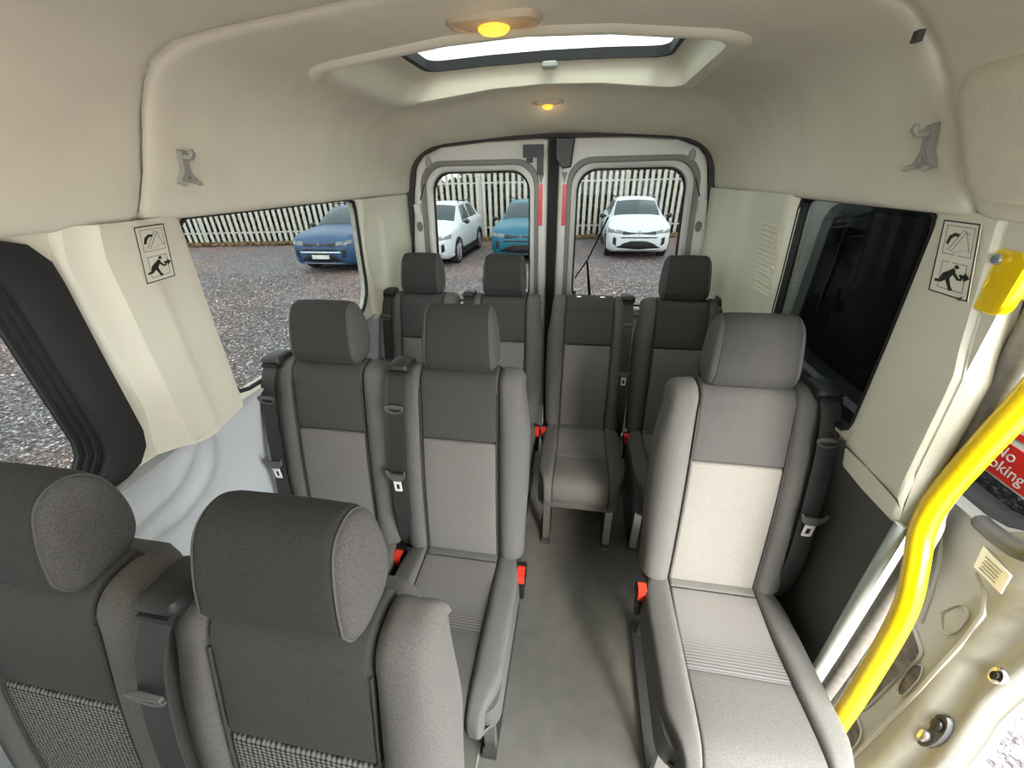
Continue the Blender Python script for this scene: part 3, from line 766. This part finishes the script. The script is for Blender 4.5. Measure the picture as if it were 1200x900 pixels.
def seat(m, headrest=True, name='passenger_seat'):
    """m = side of the belt (-1 or +1 in x); the seat faces -y, origin on the floor under the hip line"""
    root = empty(name)
    # backrest
    mb = MB(); rs = []
    for z in (.38, .42, .6, .8, .92, .98, 1.02, 1.05, 1.07, 1.085, 1.09):
        w = xo(z)-.026-.03*sm(z, .9, 1.06); t = .11-.03*sm(z, .9, 1.09)-(.02 if z > 1.085 else 0)
        rs.append([(a, b+yb(z)+.016+.02*sm(z, .95, 1.08), z-.02*sm(z, .9, 1.09)) for a, b in rrect(-w, w, 0, t, .012, 4)])
    mb.rings(rs).build('backrest', 'fabric_bolster', root, smooth=60)
    ins = lambda z0, z1: (lambda u, v: (lerp(-XI, XI, u)*(1-.04*(lerp(z0, z1, v)-.46)), yb(lerp(z0, z1, v)), lerp(z0, z1, v)))
    pad(ins(.455, .884), .25, .42, .010, .02, .010).build('backrest_insert', 'fabric_insert' if name == 'X' else 'fabric_light', root, smooth=60)
    pad(lambda u, v: (lerp(-XI, XI, u)*(1-.04*(roll(.887, v)[1]-.46)), *roll(.887, v)), .25, .26, .011, .02, .010, 14, 40).build('backrest_upper_panel', 'fabric_mid', root, smooth=60)
    for s in (-1, 1):
        def bp(u, v, s=s):
            y, z = roll(.445, v); a, b = XI*(1-.04*(z-.46)), .212+.010*sm(z, .45, .75)-.022*sm(z, .90, 1.085)
            if s < 0: a, b = -b, -a
            x = lerp(a, b, u); e = max(0, (abs(x)-XI)/.09)
            return (x, y-.014*math.sin(math.pi*min(1, e))*(1-.8*sm(z, .90, 1.08))+.020*e*e, z-.04*e*e*(z-.445))
        def bn(u, v, s=s):
            y0, z0 = roll(.445, max(0, v-.004)); y1, z1 = roll(.445, min(1, v+.004)); d = math.hypot(y1-y0, z1-z0)
            return (0, -(z1-z0)/d, (y1-y0)/d)
        o = pad(bp, .092, .72, .014, .035, .024, 14, 56, nrm=bn, back=lambda u, v, f=bp: (f(u, v)[0]*.985, yb(min(f(u, v)[2], 1.048))+.088, min(f(u, v)[2], 1.045))).build('bolster', 'fabric_bolster', root, smooth=60)
        MB().tube([(s*XI*(1-.04*(z-.46)), yb(z)-.0105, z) for z in [.46+.0295*k for k in range(21)]], .0022, 6).build('seam', 'rubber_soft', o)
    # headrest
    if headrest:
        prof = [(p.x, p.y) for p in catmull([(a, b, 0) for a, b in HEAD]+[(HEAD[0][0], HEAD[0][1], 0)], 4)][:-1]
        cy = sum(a for a, b in prof)/len(prof); cz = sum(b for a, b in prof)/len(prof)
        hz = 1.118; hy = yb(1.09)-.002
        def ring(x, k): return [(x*(1-.10*max(0, cz+(b-cz)*k)/.2), hy+cy+(a-cy)*k, hz+cz+(b-cz)*k) for a, b in prof]
        hb = MB().rings([ring(-.102, .93), ring(-.100, .965), ring(-.094, .99), ring(-.085, 1.0), ring(-.03, 1.012), ring(.03, 1.012), ring(.085, 1.0), ring(.094, .99), ring(.100, .965), ring(.102, .93)]).build('headrest', 'fabric_dark', root, smooth=70)
        for s in (-1, 1):
            MB().rings([ring(s*.101, .945), ring(s*.107, .93), ring(s*.113, .85), ring(s*.117, .68), ring(s*.118, .4)]).build('side_panel', 'fabric_speckle', hb, smooth=70)
            pr_ = ring(s*.1035, .952); MB().tube(pr_+[pr_[0]], .0016, 6, cap=False).build('piping', 'piping', hb)
            MB().tube([(s*.062, hy+.045, 1.07), (s*.062, hy+.05, 1.14)], .0065, 8).build('headrest_post', 'chrome', root)
    for s in (-1, 1):
        MB().prism(rrect(s*.062-.016, s*.062+.016, yb(1.09)+.026, yb(1.09)+.060, .008, 3), 1.09, 1.104, 'z', .003).build('post_guide', 'chrome' if not headrest else 'black_plastic', root)
    # cushion
    def cins(u, v): y = lerp(-.275, -.035, v); return (lerp(-XI, XI, u)*(1+.10*(-y)), y, .455-.008*math.sin(math.pi*v))
    pad(cins, .26, .24, .008, .05, .008).build('cushion_insert', 'fabric_striped', root, smooth=60)
    pad(lambda u, v: (lerp(-XI, XI, u), lerp(-.033, .025, v), .454+.008*v), .255, .06, .008, .05, .008, 12, 10).build('cushion_rear_strip', 'fabric_bolster', root, smooth=60)
    def cfr(u, v):
        y, z = cush_path(CF, v); return (lerp(-XI, XI, u)*(1+.10*(-y)), y, z)
    pad(cfr, .27, .30, .006, .03, .008, 14, 26).build('cushion_front_panel', 'fabric_bolster', root, smooth=60)
    for s in (-1, 1):
        def cbp(u, v, s=s):
            y, z = cush_path(CB, v); a = XI*(1+.10*(-y)); b = .205+.004*sm(y, .0, -.15)-.035*sm(y, -.36, -.47)-.02*sm(y, -.06, .02)
            if s < 0: a, b = -b, -a
            x = lerp(a, b, u); e = max(0, (abs(x)-XI)/.1)
            return (x, y, z-.028*e*e)
        cb = pad(cbp, .095, .62, .016, .12, .022, 12, 34, back=lambda u, v, f=cbp: (f(u, v)[0]*.985, max(f(u, v)[1], -.425), .295)).build('cushion_bolster', 'fabric_bolster', root, smooth=60)
    MB().rings([[(a, b, z) for a, b in rrect(-w, w, y0, .06, .05, 5)] for z, w, y0 in ((.262, .17, -.38), (.268, .19, -.41), (.30, .207, -.435), (.42, .207, -.445))]).build('seat_base', 'fabric_bolster', root, smooth=50)
    # frame
    for s in (-1, 1):
        MB().ribbon([(s*.16, -.36, .30), (s*.16, -.37, .02)], .035, .022, (1, 0, 0)).build('leg', 'steel', root)
        MB().tube([(s*.16, .0, .30), (s*.16, .06, .02)], .016, 8).build('leg', 'grey_plastic', root)
        MB().box((s*.16, -.15, .011), (.045, .50, .022)).build('floor_rail', 'grey_plastic', root, smooth=0)
    # belt: shoulder housing, webbing, guide, tongue, anchor
    bx = m*.193; hy = yb(1.07)+.005
    q = MB(); q.rings([[(bx+a, hy+b, z) for a, b in rrect(-w, w, y0, y1, .012, 3)] for z, w, y0, y1 in ((1.02, .020, .03, .06), (1.07, .026, .015, .065), (1.092, .031, -.010, .068), (1.108, .033, -.018, .068), (1.119, .030, -.014, .064), (1.124, .022, -.004, .054))])
    hs = q.build('belt_housing', 'belt_housing', root, smooth=40)
    MB().prism(rrect(bx-.027, bx+.027, 1.090, 1.102, .004, 2), hy-.021, hy-.008, 'y').build('belt_slot', 'rubber', hs)
    path = catmull([(bx, hy-.008, 1.095), (bx, hy-.03, 1.075), (bx+m*.002, yb(1.02)-.040, 1.02), (bx+m*.004, yb(.9)-.042, .90), (bx+m*.008, yb(.7)-.036, .70), (bx+m*.012, yb(.58)-.026, .58), (bx+m*.016, .005, .45), (bx+m*.016, .04, .38)], 4)
    wb = MB().ribbon(path, .048, .003).build('belt_webbing', 'belt', root, smooth=30)
    gz = 1.0; gy = yb(gz)-.044
    g = MB().tube([(bx+m*.003+.029*math.cos(t), gy-.006, gz+.004+.020*math.sin(t)*(1 if math.sin(t) < 0 else .35)) for t in [k*math.pi/8 for k in range(17)]], .0032, 6, cap=False)
    g.box((bx+m*.003, gy-.007, gz+.006), (.058, .006, .009)); g.build('belt_guide', 'belt_grey', wb)
    tz = .76; ty = yb(tz)-.047; tx = bx+m*.007
    MB().prism([(tx-.032, tz+.02), (tx-.034, tz+.035), (tx-.028, tz+.012), (tx-.012, tz-.002), (tx+.012, tz-.002), (tx+.028, tz+.012), (tx+.034, tz+.035), (tx+.030, tz+.038), (tx+.022, tz+.026), (tx-.022, tz+.026), (tx-.030, tz+.038)][1:], ty-.008, ty-.002, 'y').build('tongue_grip', 'belt_grey', wb, smooth=0)
    to = rrect(tx-.0125, tx+.0125, tz-.045, tz+.001, .004, 3); ti = rrect(tx-.006, tx+.006, tz-.037, tz-.014, .002, 3)
    MB().ring_plate(to, ti, ty-.007, ty-.004).build('tongue', 'tongue_steel', wb, smooth=0)
    MB().box((bx+m*.016, .045, .37), (.025, .03, .05)).build('belt_anchor', 'black_plastic', root, smooth=0)
    # buckle on the other side
    kx = -m*.214
    MB().rings([[(kx+a, -.035+b, z) for a, b in rrect(-w, w, -d, d, .006, 3)] for z, w, d in ((.30, .008, .015), (.37, .010, .02), (.39, .015, .027), (.445, .016, .028))]).build('buckle', 'black_plastic', root)
    b = MB(); b.box((kx, -.0645, .428), (.026, .006, .036)).box((kx, -.045, .448), (.026, .030, .006)); b.build('buckle_button', 'red_button', root, smooth=0)
    return root

XL, XA, XR = -.628, -.183, .642
Y1, Y2, Y3 = .118, .88, 1.72
pL = seat(-1); pR = seat(1); pN = seat(1, headrest=False)
def place(o, x, y, label, group):
    o.location = (x, y, 0); tag(o, label, 'seat', group); return o
def retex(root, part, m):
    for ch in root.children:
        if ch.name.split('.')[0] == part:
            ch.data = ch.data.copy(); ch.data.materials.clear(); ch.data.materials.append(MAT[m])
s1a = place(copy_tree(pL), -.20, Y1, 'dark grey aisle seat nearest the camera with dotted mesh insert', 'front row seats')
s1w = place(copy_tree(pL), -.645, Y1, 'dark grey window seat of the nearest row beside the black-framed window', 'front row seats')
for s_ in (s1a, s1w):
    retex(s_, 'backrest_insert', 'fabric_insert')
    for ch in s_.children:
        if ch.name.startswith('headrest') and 'post' not in ch.name: ch.scale = (1, 1, .88); ch.location = (0, -.012, 1.10*.12-.006)
place(pL, XA, Y2, 'grey aisle seat of the second row in the window pair', 'second row seats')
place(copy_tree(pL), XL, Y2, 'grey window seat of the second row against the clear window', 'second row seats')
place(pR, XR, Y2, 'brightly lit grey single seat by the yellow grab pole', 'second row seats')
r3 = [place(copy_tree(pL), XL, Y3, 'grey back row seat in the corner beside the clear window', 'back row seats'),
      place(copy_tree(pL), -.200, Y3, 'grey back row seat behind the second row aisle seat', 'back row seats'),
      place(pN, .226, Y3, 'grey back row seat without a headrest, behind the aisle', 'back row seats'),
      place(copy_tree(pR), .650, Y3, 'dark shaded back row corner seat behind the single seat', 'back row seats')]
for o in r3: o.scale = (.915, 1, 1)

# ================================================================== SMALL FITTINGS
def ceiling_lamp(x, y, w, d, label, z):
    root = empty('ceiling_lamp', (x, y, z)); tag(root, label, 'ceiling lamp', 'ceiling lamps')
    def rr(k, zz): return [(a, b, zz) for a, b in rrect(-w*k, w*k, -d*k, d*k, d*k*.95, 8)]
    MB().rings([rr(1.0, .004), rr(1.0, -.006), rr(.96, -.012), rr(.88, -.013), rr(.86, -.002)], cap=False).build('bezel', 'lamp_shell', root)
    MB().rings([rr(.86, .0), rr(.86, -.006), rr(.7, -.013), rr(.3, -.016)]).build('lens', 'lens_warm', root)
    MB().rings([[(w*k*.34*math.cos(t), d*k*.62*math.sin(t), zz) for t in [q*math.pi/8 for q in range(16)]] for k, zz in ((1, -.012), (1, -.02), (.75, -.027), (.35, -.030))]).build('bulb', 'bulb_warm', root)
    ld = bpy.data.lights.new('lamp_glow', 'POINT'); ld.energy = .012; ld.color = (1, .7, .35); ld.shadow_soft_size = .03
    lo = bpy.data.objects.new('lamp_glow', ld); col.objects.link(lo); lo.parent = root; lo.location = (0, 0, -.06)
ceiling_lamp(-.055, 1.09, .105, .042, 'lit amber ceiling lamp in front of the roof hatch', 1.931)
ceiling_lamp(-.012, 2.0, .068, .028, 'small lit ceiling lamp behind the roof hatch', 1.904)

def coat_hook(s, y, z, label):
    x = interp(z, [(1.572, .795), (1.64, .786), (1.71, .771), (1.775, .745)])
    root = empty('coat_hook', (s*x, y, z)); tag(root, label, 'coat hook', 'coat hooks'); root.rotation_euler = (0, s*R(-11), 0)
    def S(p, q, t): return (-s*t, p, q)       # p along the wall, q up, t out of the wall
    MB().rings([[S(p, q, t) for p, q in pts] for t, pts in ((0.0, [(-.026, -.034), (.026, -.034), (.010, -.008), (.008, .036), (-.008, .036), (-.010, -.008)]), (.012, [(-.024, -.032), (.024, -.032), (.009, -.008), (.007, .034), (-.007, .034), (-.009, -.008)]))]).build('hook_plate', 'hook_plastic', root, smooth=30)
    MB().tube([S(0, .022, .008), S(0, .024, .028), S(0, .034, .034), S(0, .040, .030)], [.007, .006, .006, .005], 8).build('hook_arm', 'hook_plastic', root)
    for k in (-1, 1):
        MB().tube([S(k*.016, -.030, .008), S(k*.021, -.034, .016), S(k*.025, -.032, .020)], [.006, .005, .005], 8).build('hook_prong', 'hook_plastic', root)
    MB().tube([S(0, -.020, .011), S(0, -.020, .014)], .004, 8).build('screw', 'steel', root)
coat_hook(-1, .905, 1.663, 'grey-beige coat hook above the clear side window')
coat_hook(1, .935, 1.663, 'grey-beige coat hook above the dark tinted window')
q = MB().box((.698, .945, 1.822), (.010, .014, .016)).build('seam_clip', 'trim_dark', ceil, smooth=0)

# escape instruction stickers on the two pillars
MAN = {'head': [(.60+.06*math.cos(k*math.pi/6), .78+.06*math.sin(k*math.pi/6)) for k in range(12)],
       'torso': [(.52, .74), (.60, .66), (.44, .40), (.30, .44), (.34, .58)],
       'front_arm': [(.52, .70), (.58, .62), (.70, .48), (.80, .50), (.79, .44), (.68, .41), (.52, .56)],
       'back_arm': [(.40, .66), (.34, .60), (.30, .46), (.24, .34), (.18, .36), (.24, .52)],
       'front_leg': [(.32, .46), (.46, .42), (.52, .22), (.60, .10), (.50, .07), (.44, .20), (.36, .36)],
       'back_leg': [(.30, .46), (.38, .38), (.24, .26), (.06, .24), (.06, .32), (.20, .34)],
       'arrow': [(.70, .60), (.84, .60), (.84, .68), (.98, .55), (.84, .42), (.84, .50), (.74, .50)]}
def escape_sticker(S0, label):
    """S(s,t,d): s,t in 0..1 over the flat sheet, d height above the paper"""
    def S(s, t, d):
        p = [Vector(S0(a, b, .002)) for a, b in ((0, 0), (1, 0), (1, 1), (0, 1))]
        q = p[0].lerp(p[1], s).lerp(p[3].lerp(p[2], s), t); sg = 1 if q.x < 0 else -1
        return q+Vector((sg*d, 0, 0))
    root = empty('escape_sticker', S(.5, 0, 0)); tag(root, label, 'sticker', 'escape stickers'); L = root.location
    def poly(name, pts, m, d0, d1, par=root):
        mb = MB(); mb.rings([[Vector(S(a, b, d0))-L for a, b in pts], [Vector(S(a, b, d1))-L for a, b in pts]]); return mb.build(name, m, par, smooth=0)
    def frame(name, a0, a1, b0, b1, w, m):
        mb = MB(); O = [(a0, b0), (a1, b0), (a1, b1), (a0, b1)]; I = [(a0+w, b0+w*.6), (a1-w, b0+w*.6), (a1-w, b1-w*.6), (a0+w, b1-w*.6)]
        mb.rings([[Vector(S(a, b, .0006))-L for a, b in O], [Vector(S(a, b, .0011))-L for a, b in O], [Vector(S(a, b, .0011))-L for a, b in I], [Vector(S(a, b, .0006))-L for a, b in I]], cap=False); return mb.build(name, m, root, smooth=0)
    poly('sticker_sheet', [(0, 0), (1, 0), (1, 1), (0, 1)], 'sticker_paper', -.001, .0006)
    frame('sticker_edge', 0, 1, 0, 1, .03, 'sticker_ink')
    frame('picture_frame', .14, .90, .55, .94, .022, 'sticker_line')
    frame('picture_frame', .20, .86, .08, .46, .022, 'sticker_line')
    for n_, pts in MAN.items():
        poly(n_, [(.06+a*.92, .04+b*.47) for a, b in pts], 'sticker_ink', .0008, .0016)
    poly('hand_stroke', [(.20, .70), (.26, .80), (.40, .85), (.52, .84), (.52, .80), (.40, .80), (.32, .76), (.26, .68)], 'sticker_ink', .0008, .0016)
    for k, (a, b, c_, d) in enumerate(((.30, .62, .62, .90), (.38, .60, .70, .88), (.62, .90, .80, .84), (.50, .60, .86, .66), (.70, .88, .84, .62), (.24, .62, .50, .58))):
        w = .012; poly('drawing_line', [(a-w, b), (a+w, b), (c_+w, d), (c_-w, d)], 'sticker_line', .0008, .0014)
def SL(s, t, d):
    u = lerp(lerp(.42, .46, t), lerp(.70, .755, t), s); v = lerp(.232, .022, t); p = pillar(u, v); return (p[0]+.003+d, p[1], p[2])
def SR(s, t, d):
    u = lerp(lerp(.58, .73, t), lerp(.08, .19, t), s); v = lerp(.225, .025, t); p = rpillar(u, v); return (p[0]-.003-d, p[1], p[2])
escape_sticker(SL, 'cream emergency exit sticker on the pillar beside the clear window')
escape_sticker(SR, 'cream emergency exit sticker on the pillar beside the dark window')

# ================================================================== OUTSIDE
GZ = -.62
def fence_y(x): return 16.6+.17*x
def fence():
    root = empty('palisade_fence', (-6, fence_y(-6), GZ)); tag(root, 'tall galvanised palisade fence along the far edge of the car park', 'fence'); L = root.location
    ang = math.atan(.17)
    w = .062; d = .02
    sec = [(-w, 0), (-w*.55, -d), (-w*.18, -d*.2), (w*.18, -d*.2), (w*.55, -d), (w, 0)]
    mb = MB(); th = .006
    for (zz, k) in ((.05, 1), (2.25, 1)): pass
    def ring(z, top=False):
        f = [(a, b, z) for a, b in sec]; return f+[(a, b+th, z) for a, b in reversed(sec)]
    r1 = ring(.05); r2 = ring(2.28)
    r3 = [(a, b, 2.28+z) for (a, b), z in zip(sec, (0, .10, .04, .04, .10, 0))]; r3 += [(a, b+th, z) for a, b, z in reversed(r3)]
    mb.rings([r1, r2, r3]); pale = mb.mesh('pale', 30); pale.materials.append(MAT['galvanised'])
    x = -18.0
    while x < 9.0:
        o = link('pale', pale, None, root, (x-L.x, fence_y(x)-L.y-.04, .01*random.random())); o.rotation_euler = (0, 0, ang); x += .225
    for z in (.45, 2.02):
        MB().box((-4.5+6, fence_y(-4.5)-L.y, z), (27.4, .05, .05), Matrix.Rotation(ang, 3, 'Z')).build('rail', 'galvanised', root, smooth=0)
    post = MB().box((0, 0, 1.18), (.10, .06, 2.36)).mesh('post', 0); post.materials.append(MAT['galvanised'])
    x = -17.5
    while x < 9:
        o = link('post', post, None, root, (x-L.x, fence_y(x)-L.y+.06, 0)); o.rotation_euler = (0, 0, ang); x += 2.75
fence()
def leaf_mass(name, n, rng, size, m, label, cat, core=None):
    rnd = random.Random(3); vv = []; ff = []
    for k in range(n):
        x, y, z = rng(rnd); c0 = Vector((x, y, z)); s_ = size*(.6+.8*rnd.random())
        a = Vector((rnd.gauss(0, 1), rnd.gauss(0, 1), rnd.gauss(0, 1))).normalized(); b = a.orthogonal().normalized()
        b = Matrix.Rotation(rnd.random()*6.28, 3, a) @ b; t = a.cross(b)
        i = len(vv); vv += [c0-b*s_*.5, c0+t*s_*.22, c0+b*s_*.5, c0-t*s_*.22]; ff.append((i, i+1, i+2, i+3))
    if core: core(vv, ff)
    me = bpy.data.meshes.new(name); me.from_pydata([tuple(v) for v in vv], [], ff); me.update()
    o = link(name, me, m); tag(o, label, cat, kind='stuff'); return o
def hrng(r):
    x = r.uniform(-19, 10); top = 2.15+.2*math.sin(x*1.3)+.15*math.sin(x*.6+2)+.35*sm(x, -2.5, 1.0)
    z = GZ+top*(r.random()**.7)+.25*r.random(); return (x, fence_y(x)+.35+r.random()*.9, z)
def hedge_core(vv, ff):
    rnd = random.Random(5); i = len(vv); nx = 120; nz = 9
    for j in range(nz):
        for k in range(nx):
            x = lerp(-20, 11, k/(nx-1)); top = 2.3+.15*math.sin(x*1.3)+.15*math.sin(x*.6+2)+.35*sm(x, -2.5, 1.0)
            vv.append((x, fence_y(x)+.9+.25*rnd.random()+.3*(j/nz)**2, GZ+top*j/(nz-1)))
    ff += [(i+j*nx+k, i+j*nx+k+1, i+(j+1)*nx+k+1, i+(j+1)*nx+k) for j in range(nz-1) for k in range(nx-1)]
leaf_mass('hedge', 34000, hrng, .24, 'hedge_leaf', 'yellow-green hedge growing behind the palisade fence', 'hedge', hedge_core)
def grng(r):
    x = r.uniform(-19, 10); return (x, fence_y(x)-.2-r.random()**2*.4, GZ+.03+.10*r.random())
leaf_mass('dry_grass', 9000, grng, .12, 'dry_grass', 'dry brown grass along the foot of the fence', 'grass')

# loose stones near the van
def pebbles():
    m = bpy.data.materials.new('stone'); m.use_nodes = True; nt = m.node_tree; b = nt.nodes['Principled BSDF']; b.inputs['Roughness'].default_value = .75
    gi = nt.nodes.new('ShaderNodeNewGeometry'); r = nt.nodes.new('ShaderNodeValToRGB'); e = r.color_ramp.elements
    e[0].color = (0.05859, 0.05208, 0.05208, 1); e[1].color = (0.7812, 0.7325, 0.6997, 1)
    for p, c_ in ((.4, (0.1139, 0.09765, 0.09439)), (.75, (0.1953, 0.1693, 0.1628)), (.92, (0.3581, 0.3255, 0.3093))): k = e.new(p); k.color = (*c_, 1)
    nt.links.new(gi.outputs['Random Per Island'], r.inputs['Fac']); nt.links.new(r.outputs[0], b.inputs['Base Color']); MAT['stone'] = m
    rnd = random.Random(11); vv = []; ff = []
    F8 = [(0, 2, 4), (2, 1, 4), (1, 3, 4), (3, 0, 4), (2, 0, 5), (1, 2, 5), (3, 1, 5), (0, 3, 5)]
    for n_, x0, x1, y0, y1 in ((26000, -6.5, -1.15, -.5, 7.0), (12000, 1.12, 3.6, -.6, 3.0), (9000, -5.3, 4, 6.5, 9.4), (16000, -14, -6.4, 3, 9.4)):
        for k in range(n_):
            c0 = Vector((rnd.uniform(x0, x1), rnd.uniform(y0, y1), GZ+.004)); s_ = (.008+.016*rnd.random()**2)*(1.35 if y0 > 2 else 1)
            q = Matrix.Rotation(rnd.random()*6.28, 3, 'Z'); i = len(vv)
            for d in ((1, 0, 0), (-1, 0, 0), (0, .7, 0), (0, -.7, 0), (0, 0, .55), (0, 0, -.55)):
                vv.append(tuple(c0+q @ Vector([a*s_*(.8+.5*rnd.random()) for a in d])))
            ff += [tuple(a+i for a in f) for f in F8]
    me = bpy.data.meshes.new('loose_stones'); me.from_pydata(vv, [], ff); me.update()
    tag(link('loose_stones', me, 'stone'), 'loose grey and white stones scattered on the gravel', 'gravel', kind='stuff')
pebbles()

# cars ----------------------------------------------------------------
ST = [(.00, .40, .62, .66, .50, .68, .35, .70), (.04, .28, .76, .75, .64, .77, .46, .79), (.14, .22, .845, .85, .74, .88, .54, .90), (.30, .20, .885, .91, .78, .955, .60, .975),
      (.60, .20, .90, .95, .80, 1.0, .64, 1.02), (1.00, .20, .90, .98, .80, 1.04, .70, 1.07), (1.15, .20, .90, .99, .80, 1.06, .71, 1.10), (1.5, .20, .90, 1.0, .80, 1.06, .66, 1.32),
      (1.85, .20, .90, 1.01, .80, 1.06, .59, 1.515), (2.1, .20, .90, 1.02, .80, 1.07, .60, 1.555), (2.8, .20, .90, 1.04, .80, 1.08, .60, 1.56), (3.4, .20, .895, 1.05, .79, 1.09, .58, 1.51),
      (3.8, .22, .88, 1.06, .76, 1.10, .55, 1.40), (4.02, .30, .84, 1.02, .72, 1.06, .50, 1.12), (4.08, .40, .78, .95, .60, 1.0, .40, 1.02)]
def st(y, k): return interp(y, [(s_[0], s_[k]) for s_ in ST])
def fy(x, z):
    a = interp(abs(x), [(0, 0), (.45, .0), (.62, .012), (.76, .05), (.845, .14), (.885, .30)])
    b = interp(z, [(.22, .14), (.28, .04), (.40, 0), (.66, 0), (.75, .03), (.85, .12), (.91, .28)])
    return max(a, b)+.35*min(a, b)
def car(label, loc, paint, accent='car_silver', rz=0.0):
    root = empty('parked_car', loc, rz); tag(root, label, 'car', 'parked cars')
    rs = []
    for (y, zb, w, zs, wg, zg, wr, zr) in ST:
        h = [(0, zb), (w*.85, zb), (w*.97, zb+.08), (w, zb+.26), (w*.985, zs-.06), (w*.95, zs), (wg, zg), (wr, zr-.03), (wr*.6, zr), (0, zr+.01)]
        rs.append([(a, y, b) for a, b in h]+[(-a, y, b) for a, b in reversed(h[1:-1])])
    MB().rings(rs).build('body', paint, root, smooth=35)
    def strip(name, x0, x1, zl, zh, m, tf=.014, par=root, n=14):
        def pos(u, v):
            x = lerp(x0, x1, u); z = lerp(zl(x) if callable(zl) else zl, zh(x) if callable(zh) else zh, v); return (x, fy(x, z), z)
        return pad(pos, abs(x1-x0), .1, tf, .05, .012, n, 10, nrm=(0, -1, 0)).build(name, m, par, smooth=50)
    strip('grille', -.46, .46, lambda x: .70-.01*abs(x), lambda x: .79-.01*abs(x), 'car_black')
    strip('badge_bar', -.50, .50, .605, .635, 'car_black', .012)
    for s in (-1, 1):
        a, b = (.47, .86) if s > 0 else (-.86, -.47)
        strip('headlight', a, b, lambda x: .715+.10*max(0, (abs(x)-.47)), lambda x: .80+.16*(abs(x)-.47), 'lamp_lens_car')
        a, b = (.62, .72) if s > 0 else (-.72, -.62)
        strip('side_vent', a, b, lambda x: .40+.5*abs(abs(x)-.62), lambda x: .62+.2*(abs(x)-.62), 'car_black')
    strip('lower_intake', -.62, .62, lambda x: .29+.05*abs(x)/.6, lambda x: .53-.17*max(0, abs(x)-.3)/.3, 'car_black')
    strip('skid_strip', -.60, .60, .245, .275, accent, .02)
    if accent != 'car_silver': strip('bumper_strip', -.66, .66, .535, .575, accent)
    # diamond emblem
    em = lambda k, y: [(.045*k*a, y, .755+.062*k*b) for a, b in ((1, 0), (0, 1), (-1, 0), (0, -1))]
    MB().rings([em(1, -.012), em(1, -.03), em(.5, -.03), em(.5, -.012)], cap=False).build('emblem', 'chrome', root, smooth=0)
    MB().box((0, -.025, .44), (.50, .012, .10)).build('number_plate', 'car_black' if accent == 'car_silver' else 'plate_white', root, smooth=0)
    # glass
    def ws(u, v):
        y = lerp(1.20, 1.82, v); w = st(y, 6)*.97; x = lerp(-w, w, u); z = st(y, 7)-.03*(abs(x)/w)**2+.006*(1-(abs(x)/w)**2); return (x, y, z)
    pad(ws, 1.3, .7, .012, .01, .01, 12, 10, nrm=(0, -.55, .83)).build('windscreen', 'car_glass', root)
    for s in (-1, 1):
        for (ya, yb_, tl, th_) in ((1.62, 2.50, .0, .36), (2.58, 3.45, .0, .06)):
            def sw(u, v):
                y = lerp(ya+th_*v, yb_-.08*v*(1 if ya > 2 else 0), u); f = lerp(.06, .90, v)
                return (s*lerp(st(y, 4), st(y, 6), f), y, lerp(st(y, 5), st(y, 7)-.03, f))
            pad((lambda u, v, sw=sw: sw(u, v)), .8, .4, .012, .01, .008, 10, 10, nrm=(s*.9, 0, .43)).build('side_window', 'car_glass', root)
        # mirror
        MB().rings([[(s*(.88+.20*t), 1.40+k*.07*math.cos(a)+.02*t, 1.08+k*.065*math.sin(a)) for a in [q*math.pi/6 for q in range(12)]] for t, k in ((0, .3), (.25, .5), (.4, 1), (.8, 1.05), (1, .6))]).build('mirror', 'car_black', root)
        MB().tube([(s*.60, 1.95, 1.55), (s*.61, 2.1, 1.60), (s*.61, 3.2, 1.58), (s*.58, 3.4, 1.52)], .016, 8).build('roof_rail', 'car_black', root)
        MB().box((s*.885, 2.1, .29), (.06, 2.0, .18)).build('sill_cladding', 'car_black', root, smooth=0)
        for wy in (.80, 3.30):
            arc = [(wy+.40*math.cos(t), .33+.40*math.sin(t)) for t in [k*math.pi/12 for k in range(13)]]; arc2 = [(wy+.33*math.cos(t), .33+.33*math.sin(t)) for t in [k*math.pi/12 for k in range(12, -1, -1)]]
            MB().prism([(a, b) for a, b in arc+arc2], s*.82, s*.915, 'x').build('wheel_arch', 'car_black', root, smooth=0)
            lathe = lambda pr_: [[(s*x, wy+r*math.cos(t), .33+r*math.sin(t)) for t in [k*math.pi/12 for k in range(24)]] for x, r in pr_]
            wh = MB().rings(lathe(((.68, .22), (.68, .30), (.70, .328), (.86, .33), (.895, .315), (.90, .235), (.87, .225)))).build('wheel', 'tyre', root)
            rim = MB()
            for k in range(5):
                t = k*2*math.pi/5+.3
                rim.box((s*.885, wy+.115*math.cos(t), .33+.115*math.sin(t)), (.015, .20, .05), Matrix.Rotation(t, 3, 'X'))
            rim.rings(lathe(((.885, .235), (.897, .23), (.897, .205), (.885, .20))), cap=False)
            rim.build('rim', 'car_silver', wh, smooth=0)
    return root
car('white car glimpsed past the sliding door through the dark side window', (6.35, 12.9, GZ), 'car_white')
car('white car framed alone in the wiper-side rear door window', (1.80, 12.05, GZ), 'car_white')
car('teal car in the rear door window beside the central post', (-1.50, 11.25, GZ), 'car_teal')
car('white car at the outer edge of the rear door window, partly hidden', (-4.22, 10.55, GZ), 'car_white')
car('blue car with pale bumper seen through the clear side window', (-6.62, 9.62, GZ), 'car_blue', 'car_white')
